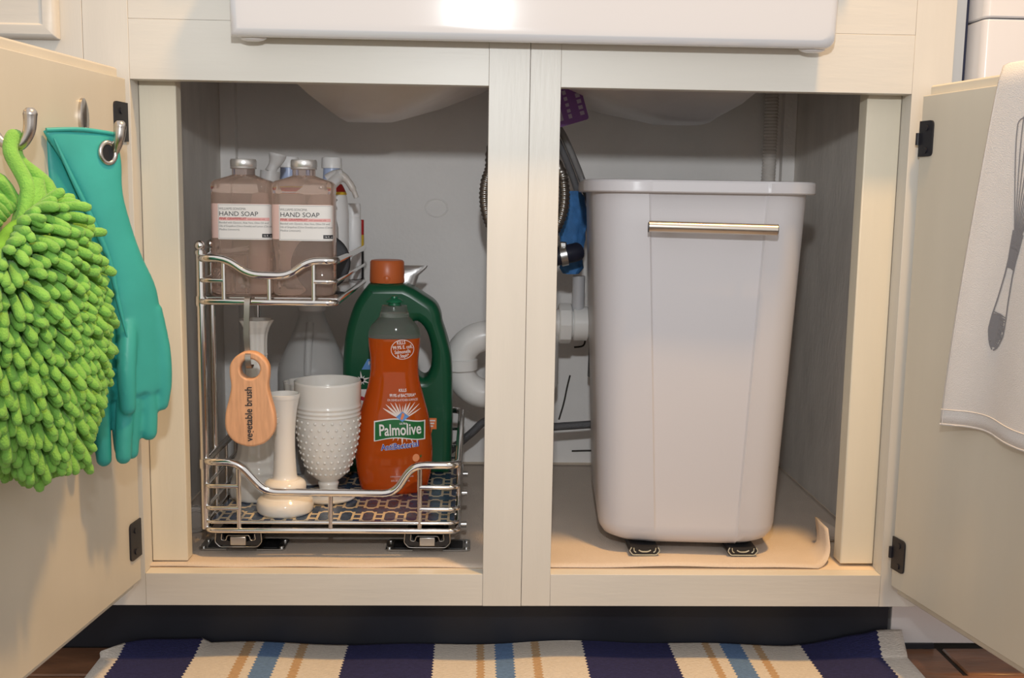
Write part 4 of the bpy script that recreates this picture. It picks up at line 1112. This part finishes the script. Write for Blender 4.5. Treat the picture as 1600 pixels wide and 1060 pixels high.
# ================================================================== chenille mitt on the left door
MIT = mat('green_chenille', (0.22, 0.50, 0.085), 0.9, var=0.12, vscale=90, bump=0.6, bscale=520, sheen=0.15)
MITD = mat('green_chenille_base', (0.18, 0.42, 0.05), 0.9, var=0.2, vscale=60, bump=0.5, bscale=200)
ME = Vector((-math.sin(math.radians(6.4)), -math.cos(math.radians(6.4)), 0)); MN = Vector((math.cos(math.radians(6.4)), -math.sin(math.radians(6.4)), 0))
MC = Vector((-0.4520, -0.318, 0.470))
mt = thing('dusting_mitt', MC, 'bright green shaggy chenille dusting mitt hanging on the left door', 'mitt')
ma, mbz, mc_ = 0.096, 0.112, 0.024
up = Vector((0, 0, 1))
def mw(z): return ma * (1.0 if z < 0 else 1 - 0.45 * (z / mbz) ** 2)
rings = []
for i in range(1, 24):
    th = -PI / 2 + PI * i / 24; z = mbz * 0.9 * math.sin(th); c = 0.96 * math.cos(th) ** 0.6
    rings.append([ME * (mw(z) * c * math.cos(a)) + MN * (mc_ * c * math.sin(a)) + up * z for a in [k * 2 * PI / 28 for k in range(28)]])
MB().loft(rings).build('pad', MITD, mt, smooth=60)
# noodle meshes, a few bends
nood = []
for v in range(5):
    L = (0.027, 0.031, 0.024, 0.029, 0.026)[v]; bend = (0.005, 0.008, 0.003, 0.010, 0.0065)[v]; r = 0.0044
    path = [Vector((bend * (t ** 2), 0, L * t)) for t in (0, 0.3, 0.6, 0.85, 0.97, 1.0)]
    me_o = MB().tube(path, [r * 0.75, r * 0.95, r, r, r * 0.7, r * 0.25], 7).build('noodle', MIT, mt, smooth=180)
    nood.append(me_o.data); bpy.data.objects.remove(me_o)
cands = []
sp = 0.0100
row = 0
z = -mbz * 1.02
camp = Vector((-0.0578, -1.2764, 0.5965))
while z < mbz:
    z += sp * 0.86; row += 1
    w = mw(z) * max(0.0, 1 - (abs(z) / mbz) ** 2.4) ** 0.5
    x = -w + (sp / 2 if row % 2 else 0)
    while x < w:
        t, zz = x + random.uniform(-.0015, .0015), z + random.uniform(-.0015, .0015)
        q = max(0.02, 1 - (t / max(w, .01)) ** 2) ** 0.5
        pos = ME * t + MN * (mc_ * q * 0.95) + up * zz
        nr = (MN * (q + 0.15) + ME * (t / ma) * 1.1 + up * (zz / mbz * 0.75 - 0.55)).normalized()
        nr = (nr + Vector((random.gauss(0, .13), random.gauss(0, .13), random.gauss(0, .13)))).normalized()
        cands.append((pos, nr)); x += sp
for i in range(76):                                   # fringe round the edge
    a = 2 * PI * i / 76
    for lay in (-0.4, 0.35):
        pos = ME * (ma * 0.97 * math.cos(a) * (1 if math.sin(a) < 0 else 1 - 0.42 * math.sin(a) ** 2)) + up * (mbz * 0.97 * math.sin(a)) + MN * (mc_ * lay)
        nr = (ME * math.cos(a) + up * (math.sin(a) * 0.8 - 0.45) + MN * (0.25 + lay * 0.8)).normalized()
        nr = (nr + Vector((random.gauss(0, .1), random.gauss(0, .1), random.gauss(0, .1)))).normalized()
        cands.append((pos, nr))


def nood_matrix(pos, nr):
    zax = nr; down = Vector((0, 0, -1)); xax = (down - zax * down.dot(zax))
    xax = xax.normalized() if xax.length > 1e-4 else Vector((1, 0, 0)); yax = zax.cross(xax)
    s = random.uniform(0.9, 1.12)
    return Matrix(((xax.x, yax.x, zax.x, pos.x), (xax.y, yax.y, zax.y, pos.y), (xax.z, yax.z, zax.z, pos.z), (0, 0, 0, 1))) @ Matrix.Diagonal((s, s, random.uniform(0.85, 1.15), 1))


def in_view(p):
    v = p + MC - camp; d = v.dot(_f); return 800 + 1658 * v.dot(_r) / d


cands.sort(key=lambda c: 0 if in_view(c[0] + c[1] * 0.03) > -8 else 1)
rest = MB()
for i, (pos, nr) in enumerate(cands):
    me = nood[i % 5]; M4 = nood_matrix(pos, nr)
    if i < 300 and in_view(pos + nr * 0.03) > -8:
        o = bpy.data.objects.new('noodle', me); COL.objects.link(o); o.parent = mt; o.matrix_local = M4
    else:
        rest.add([M4 @ v.co for v in me.vertices], [tuple(p.vertices) for p in me.polygons])
if rest.v:
    o = rest.build('noodle_pile', MIT, mt, smooth=180); o['kind'] = 'stuff'
hp = ld.matrix_basis @ Vector((0.288, 0.026, 0.640)) - MC
MB().tube(spline([up * 0.090 + ME * -0.01, up * 0.125 + ME * -0.03 + MN * 0.004, hp + Vector((0, 0.004, -0.018)), hp + Vector((0, 0, 0.003)), hp + Vector((0, -0.010, -0.012)), up * 0.125 + ME * 0.0, up * 0.090 + ME * 0.015], 6), 0.0065, 10).build('hanging_loop', MIT, mt, smooth=60)
MB().tube([up * 0.080, up * 0.112 + ME * -0.006, up * 0.135 + ME * -0.012], [0.020, 0.014, 0.008], 14).build('cuff', MIT, mt, smooth=60)

# ================================================================== tea towel on the right door
TOW = mat('white_cotton', (0.69, 0.67, 0.66), 0.85, var=0.02, vscale=30, bump=0.45, bscale=900, sheen=0.2)
tw_ = thing('tea_towel', (0.469, -0.013, 0.0), 'white tea towel with grey whisk print over the right door', 'towel')
tw_.rotation_euler = (0, 0, math.radians(-79))


def tow(u, v, off=0.0):
    """u 0..1 across, v 0 top .. 1 bottom of the inner flap -> door-local point (inner side is -y)"""
    z = 0.7245 - 0.3745 * v + 0.0035 * math.sin(u * 9) * v
    t = 0.146 - 0.039 * v ** 0.8 + u * (0.245 + 0.03 * v)
    f = 0.0025 + 0.006 * v
    w = 0.0075 + f * (0.5 + 0.5 * math.sin(u * 17 + 0.6 + 1.1 * v)) + 0.004 * v * math.sin(u * 5 + v * 3)
    w += 0.006 * max(0, 1 - u / 0.10) * v
    return (t, -(w + off), z)


nu, nv = 60, 40
top = []
grid = []
for j in range(-14, nv + 1):
    rowp = []
    for i in range(nu + 1):
        u = i / nu
        if j >= 0: p = tow(u, j / nv)
        else:
            # over the top edge and down the outer side
            q = tow(u, 0); k = -j
            if k <= 6:
                a = PI * k / 6; yc = 0.011; rad = 0.011 + 0.0075 * 0.5; p = (q[0], yc - 0.5 * 0 - (rad + 0.004) * math.cos(a), 0.7350 + 0.0085 * math.sin(a) if 0 < k < 6 else 0.7340)
            else: p = (q[0], 0.0270 + 0.002 * math.sin(u * 9), 0.7340 - (k - 6) * 0.016)
        rowp.append(p)
    grid.append(rowp)
m = MB(); n1 = nu + 1
m.add([p for r_ in reversed(grid) for p in r_] if False else [p for r_ in grid for p in r_], [(j * n1 + i, j * n1 + i + 1, (j + 1) * n1 + i + 1, (j + 1) * n1 + i) for j in range(len(grid) - 1) for i in range(nu)])
tc_ = m.build('cloth', TOW, tw_, smooth=180)
so = tc_.modifiers.new('thick', 'SOLIDIFY'); so.thickness = 0.0014; so.offset = 0.0
m = MB()
for v_ in (0.955,):
    m.tube([tow(i / 60, v_, 0.0010) for i in range(61)], 0.0006, 5)
m.tube([tow(0.012, i / 40, 0.0010) for i in range(41)], 0.0006, 5)
hem = []
m.tube([tow(i / 60, 1.0, 0.0) for i in range(61)], 0.0014, 6)
m.build('hem_stitching', TOW, tw_, smooth=60)


def inv(t, z):
    v = (0.7245 - z) / 0.3745
    u = (t - (0.146 - 0.039 * max(v, 0) ** 0.8)) / (0.245 + 0.03 * v)
    return u, v


def ink_stroke(mb, pts, w):
    P = [Vector((a, b, 0)) for a, b in pts]; k = len(P); ww = w if isinstance(w, list) else [w] * k
    Lf, Rt = [], []
    for i in range(k):
        d = (P[min(i + 1, k - 1)] - P[max(i - 1, 0)]).normalized(); nn = Vector((-d.y, d.x, 0)) * ww[i]
        for arr, q in ((Lf, P[i] + nn), (Rt, P[i] - nn)):
            arr.append(tow(*inv(q.x, q.y), off=0.0014))
    for i in range(k - 1): mb.add([Lf[i], Lf[i + 1], Rt[i + 1], Rt[i]], [(0, 1, 2, 3)])


INKW = mat('grey_print_ink', (0.22, 0.22, 0.24), 0.8)
m = MB()
ax = lambda s: (0.1670 + 0.060 * s, 0.440 + 0.27 * s)        # whisk axis, s 0 (handle end) .. 1 (loop tops)
pd = Vector((0.27, -0.060)).normalized()
def wp(s, o): a = ax(s); return (a[0] + pd.x * o, a[1] + pd.y * o)
hw_ = [(0, .001), (.02, .0065), (.07, .0115), (.13, .0110), (.2, .0085), (.3, .0062), (.36, .0060), (.42, .0075), (.47, .0085)]
for sgn in (-1, 1):
    ink_stroke(m, [wp(s, sgn * interp(hw_, s)) for s in [0.47 * i / 30 for i in range(31)]], 0.0009)
for i in range(46):
    s = 0.012 + 0.135 * i / 46; h = interp(hw_, s)
    ink_stroke(m, [wp(s + random.uniform(-.004, .004), -h), wp(s + 0.003, 0), wp(s + random.uniform(-.004, .006), h * random.uniform(.6, 1))], random.uniform(0.0004, 0.0010))
for i in range(26):
    s = 0.33 + 0.13 * i / 26; h = interp(hw_, s)
    ink_stroke(m, [wp(s, -h), wp(s + 0.004, 0), wp(s, h)], random.uniform(0.0005, 0.0011))
for o_ in (-.038, -.032, -.0255, -.018, -.010, -.002, .007, .0155, .024, .031, .037):
    pts = []
    for i in range(25):
        q = i / 24
        s = 0.46 + 0.54 * (1 - (o_ / .05) ** 2 * 0.35) * math.sin(q * PI / 2)
        o2 = o_ * (0.15 + 0.85 * math.sin(min(1.0, q * 1.25) * PI / 2)) * (1 if q < .7 else math.cos((q - .7) / .3 * PI / 2.3))
        pts.append(wp(s, o2))
    ink_stroke(m, pts, 0.0007)
m.build('whisk_print', INKW, tw_)

# ================================================================== striped rug
CREAM = mat('rug_cream', (0.66, 0.615, 0.56), 0.9, var=0.06, vscale=200, bump=0.9, bscale=260, stretch=(1, 2.2, 1))
NAVY = mat('rug_navy', (0.022, 0.024, 0.10), 0.9, var=0.2, vscale=200, bump=0.9, bscale=260, stretch=(1, 2.2, 1))
RBLUE = mat('rug_blue', (0.12, 0.22, 0.42), 0.9, var=0.12, vscale=200, bump=0.9, bscale=260, stretch=(1, 2.2, 1))
TAN = mat('rug_tan', (0.50, 0.34, 0.20), 0.9, var=0.08, vscale=200, bump=0.9, bscale=260, stretch=(1, 2.2, 1))
edges = [-.527, -.5045, -.4086, -.3526, -.340, -.329, -.302, -.2823, -.2715, -.2196, -.1054, -.050, -.0405, -.0262, -.0024, .0215, .0318, .0892, .2053, .2495, .2592, .2737, .3019, .3181, .3286, .3828, .4763, .510]
cols = [0, 1, 0, 3, 0, 2, 0, 3, 0, 1, 0, 3, 0, 2, 0, 3, 0, 1, 0, 3, 0, 2, 0, 3, 0, 1, 0]
m = MB()
ys = []
y = 0.066
while y > -0.62:
    ys.append(y); y -= 0.004 if y > -0.10 else 0.02
xsr = []; cm = []
for a, b, c in zip(edges, edges[1:], cols):
    k = max(2, int((b - a) / 0.010))
    for i in range(k): xsr.append(a + (b - a) * i / k); cm.append(c)
xsr.append(edges[-1])
edgeset = set(edges[1:-1])


def rug_pt(x, y, j):
    z = 0.0085 + 0.0022 * math.sin(x * 13 + y * 4) + 0.0015 * math.sin(x * 31 - y * 7)
    xx = x + (0.0014 if j % 2 else -0.0014) * (1 if x in edgeset else 0)
    b = max(0.0, (y - 0.02) / 0.05)
    if x > 0.36: z += 0.020 * b * min(1, (x - 0.36) / 0.12) ** 1.5
    if x < -0.40: z += 0.007 * b
    yy = y + 0.0035 * math.sin(x * 7 + 1) * (b > 0)
    if x < -0.47: yy -= (0.05 * ((-0.47 - x) / 0.06) ** 2) * b
    xx += 0.010 * b * (1 if x > 0.45 else 0)
    return (xx, min(yy, 0.0655), z)


nx_ = len(xsr)
vs = [rug_pt(x, y, j) for j, y in enumerate(ys) for x in xsr]
for j in range(len(ys) - 1):
    for i in range(nx_ - 1):
        pass
b0 = 0
m.v = [tuple(v) for v in vs]
for j in range(len(ys) - 1):
    for i in range(nx_ - 1):
        a = j * nx_ + i; m.f.append((a, a + 1, a + nx_ + 1, a + nx_)); m.m.append(cm[i])
rug = m.build('striped_rug', [CREAM, NAVY, RBLUE, TAN], None, smooth=60)
so = rug.modifiers.new('thick', 'SOLIDIFY'); so.thickness = 0.005; so.offset = -1.0
tag(rug, 'woven rug with navy, cream, blue and tan stripes on floor', 'rug')
